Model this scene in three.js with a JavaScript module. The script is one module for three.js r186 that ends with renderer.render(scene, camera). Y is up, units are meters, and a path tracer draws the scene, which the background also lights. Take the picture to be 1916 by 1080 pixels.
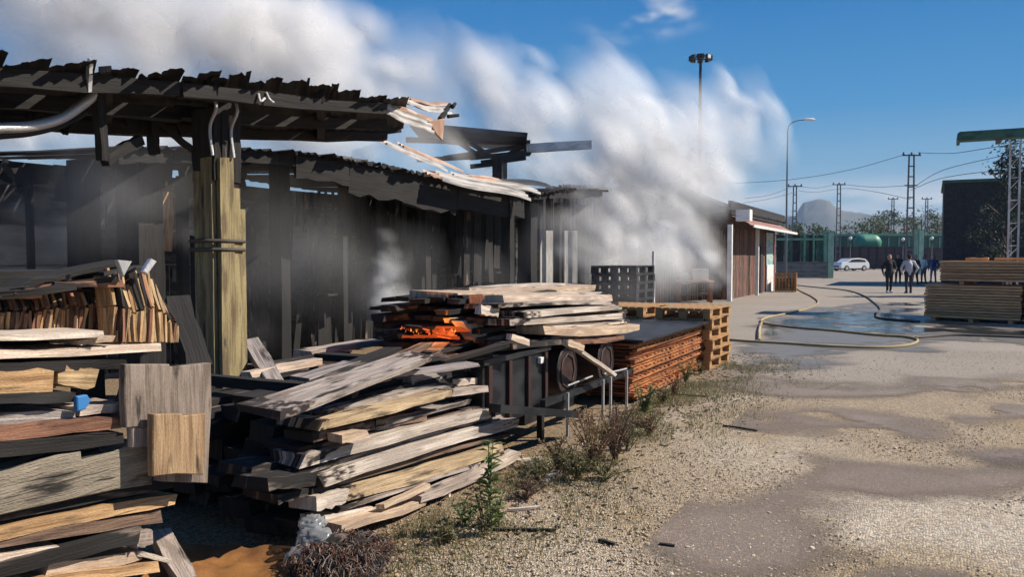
import * as THREE from 'three';
import { mergeGeometries, mergeVertices } from 'three/addons/utils/BufferGeometryUtils.js';
import { MarchingCubes } from 'three/addons/objects/MarchingCubes.js';

// ------------------------------------------------------------------ camera, sky, sun, exposure
const scene = new THREE.Scene();
const YAW = THREE.MathUtils.degToRad(27.5), PITCH = THREE.MathUtils.degToRad(-2.21);
const camera = new THREE.PerspectiveCamera(39.5, 1916 / 1080, 0.1, 6000);
camera.position.set(0, 1.6, 0);
camera.rotation.set(PITCH, YAW, 0, 'YXZ');
camera.updateMatrixWorld(true);
camera.updateProjectionMatrix();

const renderer = new THREE.WebGLRenderer({ antialias: true });
renderer.toneMapping = THREE.LinearToneMapping;
renderer.toneMappingExposure = 1.4;
renderer.shadowMap.enabled = true;

const sun = new THREE.DirectionalLight(new THREE.Color().setRGB(1, 0.9, 0.76), 5);
const SUN = new THREE.Vector3(0.86, 0.88, -0.5).normalize();
sun.position.copy(SUN).multiplyScalar(60).add(new THREE.Vector3(0, 0, -15));
sun.target.position.set(0, 0, -15);
sun.castShadow = true;
sun.shadow.mapSize.set(4096, 4096);
Object.assign(sun.shadow.camera, { left: -60, right: 60, top: 60, bottom: -60, near: 1, far: 160 });
scene.add(sun, sun.target);

// ------------------------------------------------------------------ noise and small helpers
function mulberry(a) { return () => { a |= 0; a = (a + 0x6d2b79f5) | 0; let t = Math.imul(a ^ (a >>> 15), 1 | a); t = (t + Math.imul(t ^ (t >>> 7), 61 | t)) ^ t; return ((t ^ (t >>> 14)) >>> 0) / 4294967296; }; }
let R = mulberry(7);
const rr = (a, b) => a + (b - a) * R();
const gauss = () => { let s = 0; for (let i = 0; i < 6; i++) s += R(); return (s - 3) / 0.7071; };
const hash = (x, y, z = 0) => { let h = Math.imul(x | 0, 374761393) ^ Math.imul(y | 0, 668265263) ^ Math.imul(z | 0, 2147483647 ^ 0x5bd1e995); h = Math.imul(h ^ (h >>> 13), 1274126177); return ((h ^ (h >>> 16)) >>> 0) / 4294967296; };
const sm = (t) => t * t * (3 - 2 * t);
function vnoise(x, y, s = 0) { const ix = Math.floor(x), iy = Math.floor(y), fx = sm(x - ix), fy = sm(y - iy); const a = hash(ix, iy, s), b = hash(ix + 1, iy, s), c = hash(ix, iy + 1, s), d = hash(ix + 1, iy + 1, s); return a + (b - a) * fx + (c - a) * fy + (a - b - c + d) * fx * fy; }
function fbm(x, y, s = 0, o = 4) { let v = 0, a = 0.5, t = 0; for (let i = 0; i < o; i++) { v += a * vnoise(x, y, s + i * 17); t += a; x *= 2.03; y *= 2.03; a *= 0.5; } return v / t; }
const clamp = THREE.MathUtils.clamp, lerp = THREE.MathUtils.lerp, sstep = THREE.MathUtils.smoothstep;
const V = (x, y, z) => new THREE.Vector3(x, y, z);
const C = (r, g, b) => new THREE.Color().setRGB(r, g, b);

// photograph pixel (1916 x 1080) -> direction, then a place on the plane or at the depth the thing really has
const EYE = camera.position.clone();
const dirOf = (u, v) => V((u / 1916) * 2 - 1, 1 - (v / 1080) * 2, 0.5).unproject(camera).sub(EYE).normalize();
const FWD = V(-Math.sin(YAW), 0, -Math.cos(YAW));
const onX = (u, v, x) => { const d = dirOf(u, v); return EYE.clone().addScaledVector(d, (x - EYE.x) / d.x); };
const onY = (u, v, y = 0) => { const d = dirOf(u, v); return EYE.clone().addScaledVector(d, (y - EYE.y) / d.y); };
const atD = (u, v, dep) => { const d = dirOf(u, v); return EYE.clone().addScaledVector(d, dep / d.dot(FWD)); };
const depthOf = (p) => p.clone().sub(EYE).dot(FWD);
const PX = 1504; // focal length in photograph pixels

// ------------------------------------------------------------------ sky
{
  const W = 2048, H = 1024, data = new Float32Array(W * H * 4);
  const stops = [[0, 0.33, 0.39, 0.46], [0.05, 0.25, 0.37, 0.465], [0.107, 0.14, 0.30, 0.46], [0.172, 0.047, 0.214, 0.437], [0.287, 0.017, 0.146, 0.377], [0.5, 0.011, 0.102, 0.30], [1, 0.007, 0.065, 0.23]];
  const cl = dirOf(1215, 32), lat = Math.asin(cl.y), lon = Math.atan2(cl.z, cl.x);
  for (let j = 0; j < H; j++) {
    const el = ((j + 0.5) / H - 0.5) * Math.PI, y = Math.max(0, Math.sin(el));
    let k = 0; while (k < stops.length - 2 && y > stops[k + 1][0]) k++;
    const a = stops[k], b = stops[k + 1], t = clamp((y - a[0]) / (b[0] - a[0]), 0, 1);
    for (let i = 0; i < W; i++) {
      const az = ((i + 0.5) / W - 0.5) * 2 * Math.PI, o = (j * W + i) * 4;
      let c = [lerp(a[1], b[1], t), lerp(a[2], b[2], t), lerp(a[3], b[3], t)];
      // bank of pale cloud low all round the horizon
      const n = fbm(az * 9 + 40, el * 60, 3, 5), low = sstep(el, 0.005, 0.03) * (1 - sstep(el, 0.055, 0.10)) * sstep(n, 0.30, 0.55);
      // thin scattered wisps higher up, all round; one of them stands in the frame
      const dx = (az - lon) * 1.0, dy = el - lat - 0.12 * dx;
      const wisp = sstep(fbm(az * 22 + el * 30, el * 90 - az * 12, 9, 5), 0.40, 0.75) * Math.exp(-(dx * dx) / 0.0022 - (dy * dy) / 0.00032);
      const far = sstep(fbm(az * 5, el * 11, 21, 5), 0.66, 0.9) * sstep(el, 0.5, 0.7) * 0.4;
      const f = clamp(low * 0.9 + wisp * 1.25 + far, 0, 0.9), w = [0.53, 0.555, 0.60];
      for (let q = 0; q < 3; q++) data[o + q] = lerp(c[q], w[q], f);
      data[o + 3] = 1;
    }
  }
  const sky = new THREE.DataTexture(data, W, H, THREE.RGBAFormat, THREE.FloatType);
  sky.mapping = THREE.EquirectangularReflectionMapping; sky.magFilter = THREE.LinearFilter; sky.needsUpdate = true;
  scene.background = sky; scene.environment = sky;
}

// ------------------------------------------------------------------ textures and materials
function tex(W, H, f, srgb = true) {
  const d = new Uint8Array(W * H * 4);
  for (let y = 0; y < H; y++) for (let x = 0; x < W; x++) { const c = f(x, y), o = (y * W + x) * 4; for (let k = 0; k < 3; k++) { const l = clamp(c[k], 0, 1); d[o + k] = 255 * (srgb ? (l <= 0.0031308 ? l * 12.92 : 1.055 * Math.pow(l, 1 / 2.4) - 0.055) : l); } d[o + 3] = 255; }
  const t = new THREE.DataTexture(d, W, H, THREE.RGBAFormat, THREE.UnsignedByteType);
  t.colorSpace = srgb ? THREE.SRGBColorSpace : THREE.NoColorSpace; t.magFilter = THREE.LinearFilter; t.minFilter = THREE.LinearMipmapLinearFilter; t.generateMipmaps = true;
  t.wrapS = t.wrapT = THREE.MirroredRepeatWrapping; t.needsUpdate = true;
  return t;
}
const mix3 = (a, b, t) => [lerp(a[0], b[0], t), lerp(a[1], b[1], t), lerp(a[2], b[2], t)];
// grain along u; scorch: share of the surface that is burnt black; stain: blotches of a second colour; ends: tips blackened, char plus painted end-face shade
function wood(seed, light, dark, { scorch = 0, stain = null, crack = 0.5, grain = 1, ends = null } = {}) {
  const W = 512, H = 256;
  const g = (x, y) => { const wob = fbm(x * 0.012, y * 0.03, seed, 3) * 14; return fbm(x * 0.009, (y + wob) * 0.085 * grain, seed + 1, 5) * 0.75 + vnoise(x * 0.02, (y + wob) * 0.45, seed + 2) * 0.25; };
  const cr = (x, y) => { const n = vnoise(x * 0.011 + 9, y * 0.22 + fbm(x * 0.02, y * 0.02, seed, 2) * 3, seed + 5), k = 0.11 * crack; return n < k ? 1 - n / k : 0; };
  const map = tex(W, H, (x, y) => {
    let c = mix3(dark, light, sstep(g(x, y), 0.25, 0.75));
    if (stain) c = mix3(c, stain, sstep(fbm(x * 0.012 + 50, y * 0.025, seed + 7, 4), 0.45, 0.7) * 0.8);
    const k = cr(x, y); c = mix3(c, [0.012, 0.010, 0.009], k * 0.85);
    const fine = 0.82 + 0.36 * vnoise(x * 0.35, y * 0.9, seed + 11); c = c.map((q) => q * fine);
    if (scorch > 0) { const s = fbm(x * 0.011 + 7, y * 0.035 + 3, seed + 13, 5), e = 1 - scorch, m = sstep(s, e - 0.13 + 0.0, e + 0.10); c = mix3(c, [0.011, 0.010, 0.010], m); }
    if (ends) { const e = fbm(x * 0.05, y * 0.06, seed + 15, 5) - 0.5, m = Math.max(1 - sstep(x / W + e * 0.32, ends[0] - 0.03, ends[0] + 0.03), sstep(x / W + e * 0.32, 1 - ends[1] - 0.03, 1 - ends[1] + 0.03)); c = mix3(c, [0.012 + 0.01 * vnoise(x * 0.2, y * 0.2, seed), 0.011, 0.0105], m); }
    return c;
  });
  const bump = tex(W, H, (x, y) => { const v = g(x, y) * 0.8 - cr(x, y) * 0.6 + 0.2 * vnoise(x * 0.3, y * 0.8, seed + 4); return [v, v, v]; }, false);
  return new THREE.MeshStandardMaterial({ map, bumpMap: bump, bumpScale: 0.006, roughness: 0.9 });
}
const tint = (m, r, g, b) => { const n = m.clone(); n.color.setRGB(r, g, b); return n; };
const M = {};
M.grey = wood(11, [0.42, 0.38, 0.36], [0.20, 0.175, 0.16], { crack: 0.7, scorch: 0.30 });
M.pale = wood(23, [0.62, 0.54, 0.46], [0.36, 0.29, 0.23], { crack: 0.6, stain: [0.34, 0.28, 0.24] });
M.tan = wood(37, [0.50, 0.36, 0.20], [0.24, 0.15, 0.075], { crack: 0.6, scorch: 0.25 });
M.brown = wood(41, [0.22, 0.14, 0.095], [0.10, 0.06, 0.042], { crack: 0.6, scorch: 0.42 });
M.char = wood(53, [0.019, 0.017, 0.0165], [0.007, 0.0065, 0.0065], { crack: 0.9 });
M.half = wood(61, [0.20, 0.15, 0.12], [0.075, 0.055, 0.045], { crack: 0.8, scorch: 0.62 });
M.yellow = wood(71, [0.56, 0.45, 0.23], [0.34, 0.25, 0.115], { crack: 0.5, stain: [0.20, 0.135, 0.075], grain: 0.8 });
M.bark = wood(83, [0.30, 0.26, 0.20], [0.12, 0.098, 0.075], { crack: 1.3, grain: 0.6, scorch: 0.3, stain: [0.20, 0.17, 0.13] }); M.bark.bumpScale = 0.012;
M.orange = wood(91, [0.44, 0.175, 0.055], [0.25, 0.09, 0.032], { crack: 0.4, stain: [0.13, 0.055, 0.03], scorch: 0.25 }); M.orangeB = tint(M.orange, 1.25, 1.1, 0.95); M.orangeC = tint(M.orange, 0.7, 0.68, 0.7);
M.red = tint(M.orange, 0.6, 0.45, 0.45);
M.palletWood = wood(97, [0.50, 0.285, 0.11], [0.29, 0.15, 0.06], { crack: 0.5, stain: [0.20, 0.115, 0.06] });
M.lumber = wood(101, [0.66, 0.39, 0.20], [0.42, 0.22, 0.10], { crack: 0.35 });
M.clad = wood(107, [0.16, 0.095, 0.07], [0.07, 0.042, 0.034], { crack: 0.5, stain: [0.05, 0.035, 0.032] });
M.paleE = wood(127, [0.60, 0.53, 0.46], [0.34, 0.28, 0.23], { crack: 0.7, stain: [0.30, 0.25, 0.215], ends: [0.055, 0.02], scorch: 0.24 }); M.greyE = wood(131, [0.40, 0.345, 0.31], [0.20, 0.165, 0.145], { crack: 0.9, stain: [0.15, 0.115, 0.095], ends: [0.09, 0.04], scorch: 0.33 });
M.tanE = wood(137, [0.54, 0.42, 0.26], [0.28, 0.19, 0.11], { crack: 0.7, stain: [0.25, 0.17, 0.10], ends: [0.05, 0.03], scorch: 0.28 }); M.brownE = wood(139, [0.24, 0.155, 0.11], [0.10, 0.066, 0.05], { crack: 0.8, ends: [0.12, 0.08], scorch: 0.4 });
M.post = wood(149, [0.31, 0.255, 0.13], [0.13, 0.098, 0.05], { crack: 0.9, stain: [0.11, 0.075, 0.045], grain: 0.7, scorch: 0.3 });
M.greyB = tint(M.grey, 1.1, 1.0, 0.92); M.greyC = tint(M.grey, 0.8, 0.78, 0.8);
M.paleB = tint(M.pale, 1.1, 1.04, 1.0); M.paleC = tint(M.pale, 0.95, 0.84, 0.72); M.paleD = tint(M.pale, 0.95, 0.8, 0.52);
M.tanB = tint(M.tan, 1.0, 0.88, 0.8); M.brownB = tint(M.brown, 1.25, 0.95, 0.85);
M.lumberB = tint(M.lumber, 0.8, 0.75, 0.7); M.lumberC = tint(M.lumber, 1.15, 1.1, 1.0);

const plain = (r, g, b, rough = 0.7, metal = 0) => new THREE.MeshStandardMaterial({ color: C(r, g, b), roughness: rough, metalness: metal });
function mottled(seed, a, b, rough = 0.8, metal = 0, sx = 0.02, bumpScale = 0.003) {
  const n = (x, y) => fbm(x * sx, y * sx, seed, 5);
  const map = tex(256, 256, (x, y) => { const c = mix3(a, b, sstep(n(x, y), 0.3, 0.7)), k = 0.85 + 0.3 * vnoise(x * 0.7, y * 0.7, seed + 3); return c.map((q) => q * k); });
  const bump = tex(256, 256, (x, y) => { const v = n(x, y) * 0.6 + 0.4 * vnoise(x * 0.5, y * 0.5, seed + 8); return [v, v, v]; }, false);
  return new THREE.MeshStandardMaterial({ map, bumpMap: bump, bumpScale, roughness: rough, metalness: metal });
}
M.sheetBurnt = mottled(201, [0.010, 0.009, 0.009], [0.028, 0.022, 0.019], 0.85);
M.sheetZinc = mottled(211, [0.20, 0.185, 0.175], [0.42, 0.40, 0.385], 0.6, 0.15);
M.sheetRust = mottled(217, [0.30, 0.17, 0.11], [0.50, 0.38, 0.31], 0.75, 0.05);
M.concrete = mottled(223, [0.27, 0.265, 0.26], [0.40, 0.39, 0.375], 0.95, 0, 0.015);
M.block = mottled(227, [0.20, 0.205, 0.21], [0.34, 0.335, 0.325], 0.95, 0, 0.012);
M.steelDark = mottled(229, [0.012, 0.014, 0.018], [0.035, 0.036, 0.04], 0.5, 0.4);
M.drum = mottled(233, [0.022, 0.013, 0.013], [0.055, 0.028, 0.024], 0.55, 0.3);
M.steelPale = mottled(239, [0.42, 0.42, 0.42], [0.62, 0.61, 0.60], 0.45, 0.5);
M.greenPaint = mottled(241, [0.10, 0.27, 0.18], [0.19, 0.40, 0.28], 0.6);
M.greenPale = mottled(243, [0.24, 0.42, 0.33], [0.34, 0.52, 0.42], 0.6);
M.greenDark = mottled(251, [0.018, 0.075, 0.055], [0.045, 0.13, 0.095], 0.7);
M.teal = mottled(257, [0.12, 0.36, 0.36], [0.52, 0.56, 0.52], 0.6, 0, 0.03);
M.white = mottled(263, [0.66, 0.65, 0.63], [0.80, 0.79, 0.77], 0.6);
M.roofRed = mottled(269, [0.24, 0.12, 0.10], [0.40, 0.23, 0.19], 0.8);
M.darkWall = mottled(271, [0.014, 0.015, 0.018], [0.03, 0.03, 0.034], 0.8);
M.wagon = mottled(277, [0.035, 0.026, 0.035], [0.065, 0.045, 0.05], 0.8);
M.rubber = plain(0.02, 0.02, 0.02, 0.6);
M.hoseYellow = mottled(281, [0.27, 0.20, 0.10], [0.46, 0.37, 0.21], 0.8);
M.hoseDark = mottled(283, [0.05, 0.042, 0.036], [0.10, 0.085, 0.07], 0.8);
M.wire = plain(0.03, 0.035, 0.045, 0.7);
M.poleConcrete = mottled(287, [0.10, 0.11, 0.115], [0.17, 0.18, 0.18], 0.9);
M.tarp = mottled(293, [0.16, 0.065, 0.016], [0.27, 0.12, 0.03], 0.75);
M.blue = plain(0.03, 0.17, 0.42, 0.5);
M.film = new THREE.MeshPhysicalMaterial({ color: C(0.62, 0.64, 0.67), roughness: 0.22, transmission: 0.72, thickness: 0, ior: 1.45 });

// ------------------------------------------------------------------ objects
const used = {};
function numbered(n) { used[n] = (used[n] ?? -1) + 1; return used[n] ? n + '_' + String(used[n]).padStart(3, '0') : n; }
function shadow(o) { o.castShadow = o.receiveShadow = true; return o; }
function tag(o, label, category, group) { o.userData.label = label; o.userData.category = category; if (group) o.userData.group = group; return o; }
function thing(name, label, category, pos = V(0, 0, 0), turn = 0, group) { const o = new THREE.Group(); o.name = numbered(name); o.position.copy(pos); o.rotation.y = turn; scene.add(o); return tag(o, label, category, group); }
function mesh(name, geo, mat, parent) { const m = shadow(new THREE.Mesh(geo, mat)); m.name = parent ? name : numbered(name); (parent ?? scene).add(m); return m; }
function struct(name, geo, mat) { const m = mesh(name, geo, mat); m.userData.kind = 'structure'; return m; }
function stuff(o) { o.userData.kind = 'stuff'; return o; }

// box with uv in metres (u along the longest axis)
function uvBox(g, su = 1.3, sv = 0.45, axis = 0) {
  const p = g.attributes.position, n = g.attributes.normal, uv = g.attributes.uv, ou = R() * 5, ov = R() * 5;
  for (let i = 0; i < p.count; i++) {
    const q = [p.getX(i), p.getY(i), p.getZ(i)], m = [Math.abs(n.getX(i)), Math.abs(n.getY(i)), Math.abs(n.getZ(i))];
    const a = q[axis], o1 = (axis + 1) % 3, o2 = (axis + 2) % 3;
    let b = m[o1] > m[o2] ? q[o2] : q[o1];
    if (m[axis] > 0.6) { uv.setXY(i, q[o1] / su + ou, q[o2] / sv + ov); continue; }
    uv.setXY(i, a / su + ou, b / sv + ov + (m[o1] > m[o2] ? 0.37 : 0));
  }
  return g;
}
const bx = (w, h, d, x = 0, y = 0, z = 0) => uvBox(new THREE.BoxGeometry(w, h, d), 1.3, 0.45, h >= w && h >= d ? 1 : w >= d ? 0 : 2).translate(x, y, z);
// an uneven sawn plank along x, centred
function plankGeo(L, H, D, rough = 1, seg = 6, fit = false) {
  const g = new THREE.BoxGeometry(L, H, D, seg, 1, 1), p = g.attributes.position, s = Math.floor(R() * 1e6);
  const by = rr(-1, 1) * 0.010 * L * rough, bz = rr(-1, 1) * 0.008 * L * rough, tw = rr(-1, 1) * 0.10 * rough;
  for (let i = 0; i < p.count; i++) {
    let x = p.getX(i), y = p.getY(i), z = p.getZ(i); const t = x / L, k = Math.round((t + 0.5) * seg);
    const cy = y > 0 ? 1 : 0, cz = z > 0 ? 1 : 0, e = k === 0 || k === seg;
    const q = hash(k, cy * 2 + cz, s) - 0.5, q2 = hash(k, cy * 2 + cz, s + 9) - 0.5, q3 = hash(k, cy * 2 + cz, s + 19) - 0.5;
    y += q * H * (e ? 0.24 : 0.17) * rough; z += q2 * Math.min(D, 0.15) * (e ? 0.20 : 0.12) * rough; if (e) x += q3 * Math.min(0.06, L * 0.05) * rough;
    y += by * (t * t * 4 - 0.5); z += bz * (t * t * 4 - 0.5);
    const a = tw * t, yy = y * Math.cos(a) - z * Math.sin(a), zz = y * Math.sin(a) + z * Math.cos(a);
    p.setXYZ(i, x, yy, zz);
  }
  g.computeVertexNormals(); uvBox(g);
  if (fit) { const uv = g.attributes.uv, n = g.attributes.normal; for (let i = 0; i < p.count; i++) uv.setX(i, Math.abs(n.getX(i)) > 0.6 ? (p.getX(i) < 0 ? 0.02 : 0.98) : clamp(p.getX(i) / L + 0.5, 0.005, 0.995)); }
  return g;
}
// turn an object so that its x axis runs from a to b; roll about that axis
function along(o, a, b, roll = 0) {
  const d = b.clone().sub(a).normalize(), up = Math.abs(d.y) > 0.9 ? V(1, 0, 0) : V(0, 1, 0), z = d.clone().cross(up).normalize(), y = z.clone().cross(d);
  o.quaternion.setFromRotationMatrix(new THREE.Matrix4().makeBasis(d, y, z)); o.rotateX(roll); o.position.copy(a).add(b).multiplyScalar(0.5); return o;
}
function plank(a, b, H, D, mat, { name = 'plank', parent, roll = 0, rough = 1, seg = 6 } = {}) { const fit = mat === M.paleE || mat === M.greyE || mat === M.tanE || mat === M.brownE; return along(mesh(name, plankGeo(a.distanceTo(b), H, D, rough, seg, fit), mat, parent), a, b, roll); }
// a plank whose road-facing side was traced in the photograph: centre line (u0,v0)-(u1,v1), hpx high, on the plane x = xp, reaching D back
function facePlank(u0, v0, u1, v1, hpx, xp, D, mat, o = {}) {
  const a = onX(u0, v0, xp), b = onX(u1, v1, xp), H = hpx * (depthOf(a) + depthOf(b)) / 2 / PX;
  a.x -= D / 2; b.x -= D / 2; return plank(a, b, H, D, mat, o);
}
// outline traced on the plane x = xp, extruded back by T
function faceSlab(pts, xp, T, mat, name, parent, { lean = 0, axis = 'v' } = {}) {
  const q = pts.map(([u, v]) => onX(u, v, xp)), s = new THREE.Shape(q.map((p) => new THREE.Vector2(-p.z, p.y)));
  const g = new THREE.ExtrudeGeometry(s, { depth: T, bevelEnabled: true, bevelSize: 0.004, bevelThickness: 0.004, bevelSegments: 1 });
  g.rotateY(Math.PI / 2); // shape x (= -z) -> world -z, depth -> +x
  g.translate(xp - T, 0, 0);
  const p = g.attributes.position, uv = g.attributes.uv, n = g.attributes.normal;
  for (let i = 0; i < p.count; i++) { const along_ = axis === 'v' ? p.getY(i) : p.getZ(i), across = (axis === 'v' ? p.getZ(i) : p.getY(i)) + (Math.abs(n.getX(i)) < 0.5 ? p.getX(i) : 0); uv.setXY(i, along_ / 1.3, across / 0.45); if (lean) p.setX(i, p.getX(i) - (p.getY(i)) * lean); }
  return mesh(name, g, mat, parent);
}
function tube(pts, r, mat, name, parent, seg = 40, closed = false) { return mesh(name, new THREE.TubeGeometry(new THREE.CatmullRomCurve3(pts, closed, 'centripetal'), seg, r, 7, closed), mat, parent); }
function rod(a, b, r0, r1, mat, name, parent, sides = 8) { const m = mesh(name, new THREE.CylinderGeometry(r1, r0, a.distanceTo(b), sides), mat, parent); m.position.copy(a).add(b).multiplyScalar(0.5); m.quaternion.setFromUnitVectors(V(0, 1, 0), b.clone().sub(a).normalize()); return m; }
function box(w, h, d, mat, name, parent, x = 0, y = 0, z = 0) { const m = mesh(name, bx(w, h, d), mat, parent); m.position.set(x, y, z); return m; }

// ------------------------------------------------------------------ ground
function pebbleTex(seed, cells, spread, size = 1024) {
  const N = cells, K = size / N, cellOf = (cx, cy) => [(hash(((cx % N) + N) % N, ((cy % N) + N) % N, seed)), hash(((cx % N) + N) % N, ((cy % N) + N) % N, seed + 1), hash(((cx % N) + N) % N, ((cy % N) + N) % N, seed + 2)];
  const val = new Float32Array(size * size), hgt = new Float32Array(size * size), hue = new Float32Array(size * size);
  for (let y = 0; y < size; y++) for (let x = 0; x < size; x++) {
    const gx = x / K, gy = y / K, cx = Math.floor(gx), cy = Math.floor(gy); let best = 9, sec = 9, id = 0, id2 = 0;
    for (let j = -1; j <= 1; j++) for (let i = -1; i <= 1; i++) { const c = cellOf(cx + i, cy + j), dx = cx + i + c[0] - gx, dy = cy + j + c[1] - gy, d = dx * dx + dy * dy; if (d < best) { sec = best; best = d; id = c[2]; id2 = c[0]; } else if (d < sec) sec = d; }
    const edge = Math.sqrt(sec) - Math.sqrt(best); val[y * size + x] = 1 + (id - 0.5) * spread; hgt[y * size + x] = sstep(edge, 0, 0.45) * (0.4 + 0.6 * id); hue[y * size + x] = id2 - 0.5;
  }
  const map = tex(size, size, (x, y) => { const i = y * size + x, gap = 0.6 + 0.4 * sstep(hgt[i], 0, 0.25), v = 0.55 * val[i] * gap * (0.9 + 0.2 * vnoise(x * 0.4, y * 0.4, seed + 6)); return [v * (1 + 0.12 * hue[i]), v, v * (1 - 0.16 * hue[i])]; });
  const bump = tex(size, size, (x, y) => { const h = hgt[y * size + x]; return [h, h, h]; }, false);
  for (const t of [map, bump]) t.wrapS = t.wrapT = THREE.RepeatWrapping;
  return { map, bump };
}
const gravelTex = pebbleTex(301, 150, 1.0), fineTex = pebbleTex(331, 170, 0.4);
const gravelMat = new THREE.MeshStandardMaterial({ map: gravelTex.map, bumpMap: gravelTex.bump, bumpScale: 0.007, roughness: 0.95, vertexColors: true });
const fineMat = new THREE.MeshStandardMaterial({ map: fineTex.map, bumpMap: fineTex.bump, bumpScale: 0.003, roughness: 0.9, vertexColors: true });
const groundTone = (x, z) => { // tan gravel with patches of ochre dust, brown soil and pale stone
  const a = fbm(x * 0.35, z * 0.35, 401, 4), b = fbm(x * 1.3 + 9, z * 1.3, 411, 4), c = fbm(x * 0.12, z * 0.12, 421, 3);
  let k = mix3([0.68, 0.53, 0.36], [0.94, 0.80, 0.62], sstep(a, 0.35, 0.65));
  k = mix3(k, [0.60, 0.44, 0.24], sstep(b, 0.52, 0.72) * 0.55);
  k = mix3(k, [0.44, 0.33, 0.23], sstep(c, 0.5, 0.7) * 0.5);
  const soil = sstep(-x, 1.3 + b, 2.6 + b); // bare soil and litter along the piles
  return mix3(k, [0.36, 0.24, 0.125], soil * 0.75);
};
{
  const n = 420, S = 7.9, pos = [], col = [], uv = [], idx = [], at = (i) => 2 * Math.sinh(((i / n) * 2 - 1) * S);
  for (let j = 0; j <= n; j++) for (let i = 0; i <= n; i++) { const x = at(i) - 0.5, z = at(j) - 6; pos.push(x, 0, z); uv.push(x / 2.2, z / 2.2); const c = groundTone(x, z); col.push(c[0], c[1], c[2]); }
  for (let j = 0; j < n; j++) for (let i = 0; i < n; i++) { const a = j * (n + 1) + i, b = a + 1, c = a + n + 1, d = c + 1; idx.push(a, c, b, b, c, d); }
  const g = new THREE.BufferGeometry(); g.setAttribute('position', new THREE.Float32BufferAttribute(pos, 3)); g.setAttribute('color', new THREE.Float32BufferAttribute(col, 3)); g.setAttribute('uv', new THREE.Float32BufferAttribute(uv, 2)); g.setIndex(idx); g.computeVertexNormals();
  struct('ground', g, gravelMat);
}
// thin layer of another ground (concrete, asphalt, wet mud) lying on the gravel: its edge is ragged and thins out over the stones
function sheet(name, pts, y, mat, tone, { jag = 0.25, cell = 0.08, feather = 0.12, uvs = 2.2, gap = 0 } = {}) {
  const P = pts.map((p) => onY(p[0], p[1], 0)), mn = [1e9, 1e9], mx = [-1e9, -1e9]; for (const p of P) { mn[0] = Math.min(mn[0], p.x); mx[0] = Math.max(mx[0], p.x); mn[1] = Math.min(mn[1], p.z); mx[1] = Math.max(mx[1], p.z); }
  mn[1] = Math.max(mn[1], -130); mx[0] = Math.min(mx[0], 60);
  const inside = (x, z) => { let c = false, best = 1e9; for (let i = 0, j = P.length - 1; i < P.length; j = i++) { const a = P[i], b = P[j]; if (a.z > z !== b.z > z && x < ((b.x - a.x) * (z - a.z)) / (b.z - a.z) + a.x) c = !c; const dx = b.x - a.x, dz = b.z - a.z, t = clamp(((x - a.x) * dx + (z - a.z) * dz) / (dx * dx + dz * dz), 0, 1), q = Math.hypot(x - a.x - dx * t, z - a.z - dz * t); if (q < best) best = q; } return c ? best : -best; };
  const nx = Math.ceil((mx[0] - mn[0]) / cell) + 4, nz = Math.ceil((mx[1] - mn[1]) / cell) + 4, id = new Map(), pos = [], uv = [], col = [], idx = [], full = [], al = new Float32Array((nx + 1) * (nz + 1));
  for (let j = 0; j <= nz; j++) for (let i = 0; i <= nx; i++) { const x = mn[0] + (i - 2) * cell, z = mn[1] + (j - 2) * cell, d = inside(x, z) + (fbm(x * 1.1, z * 1.1, 501, 5) - 0.5) * 4 * jag; al[j * (nx + 1) + i] = sstep(d, -feather, feather) * (gap ? sstep(fbm(x * 2.1, z * 2.1, 521, 5), gap - 0.1, gap + 0.06) : 1); }
  const vert = (i, j) => { const k = j * (nx + 1) + i; if (!id.has(k)) { const x = mn[0] + (i - 2) * cell, z = mn[1] + (j - 2) * cell; id.set(k, pos.length / 3); pos.push(x, y, z); uv.push(x / uvs, z / uvs); col.push(...tone(x, z), al[k]); } return id.get(k); };
  for (let j = 0; j < nz; j++) for (let i = 0; i < nx; i++) { const k = j * (nx + 1) + i; if (al[k] + al[k + 1] + al[k + nx + 1] + al[k + nx + 2] < 0.01) continue; const a = vert(i, j), b = vert(i + 1, j), c = vert(i, j + 1), d = vert(i + 1, j + 1); (Math.min(al[k], al[k + 1], al[k + nx + 1], al[k + nx + 2]) > 0.995 ? full : idx).push(a, c, b, b, c, d); }
  const g = new THREE.BufferGeometry(); g.addGroup(0, full.length, 0); g.addGroup(full.length, idx.length, 1); const nIdx = full.concat(idx); g.setAttribute('position', new THREE.Float32BufferAttribute(pos, 3)); g.setAttribute('color', new THREE.Float32BufferAttribute(col, 4)); g.setAttribute('uv', new THREE.Float32BufferAttribute(uv, 2)); g.setIndex(nIdx); g.computeVertexNormals(); mat.userData.thin ??= Object.assign(mat.clone(), { transparent: true }); return struct(name, g, [mat, mat.userData.thin]);
}
const flat = (r, g, b) => () => [r, g, b];
const toned = (r, g, b, s = 0) => (x, z) => { const k = 0.82 + 0.36 * fbm(x * 0.6 + s, z * 0.6, 531, 5); return [r * k, g * k, b * k]; };
sheet('concrete_yard', [[1335, 700], [1400, 722], [1520, 716], [1640, 742], [1780, 716], [1990, 700], [2600, 690], [2300, 520], [1960, 497], [1300, 497], [1200, 520], [1180, 600], [1290, 640]], 0.004, fineMat, toned(0.56, 0.485, 0.405), { jag: 0.3, cell: 0.3, feather: 0.5 });
sheet('asphalt_patch', [[1200, 1100], [1250, 1010], [1330, 950], [1420, 890], [1520, 862], [1640, 884], [1760, 892], [1990, 868], [1990, 905], [1760, 925], [1620, 935], [1530, 965], [1480, 1010], [1440, 1100]], 0.008, fineMat, toned(0.40, 0.315, 0.255, 3), { jag: 0.3, cell: 0.045, feather: 0.30 });
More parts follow.
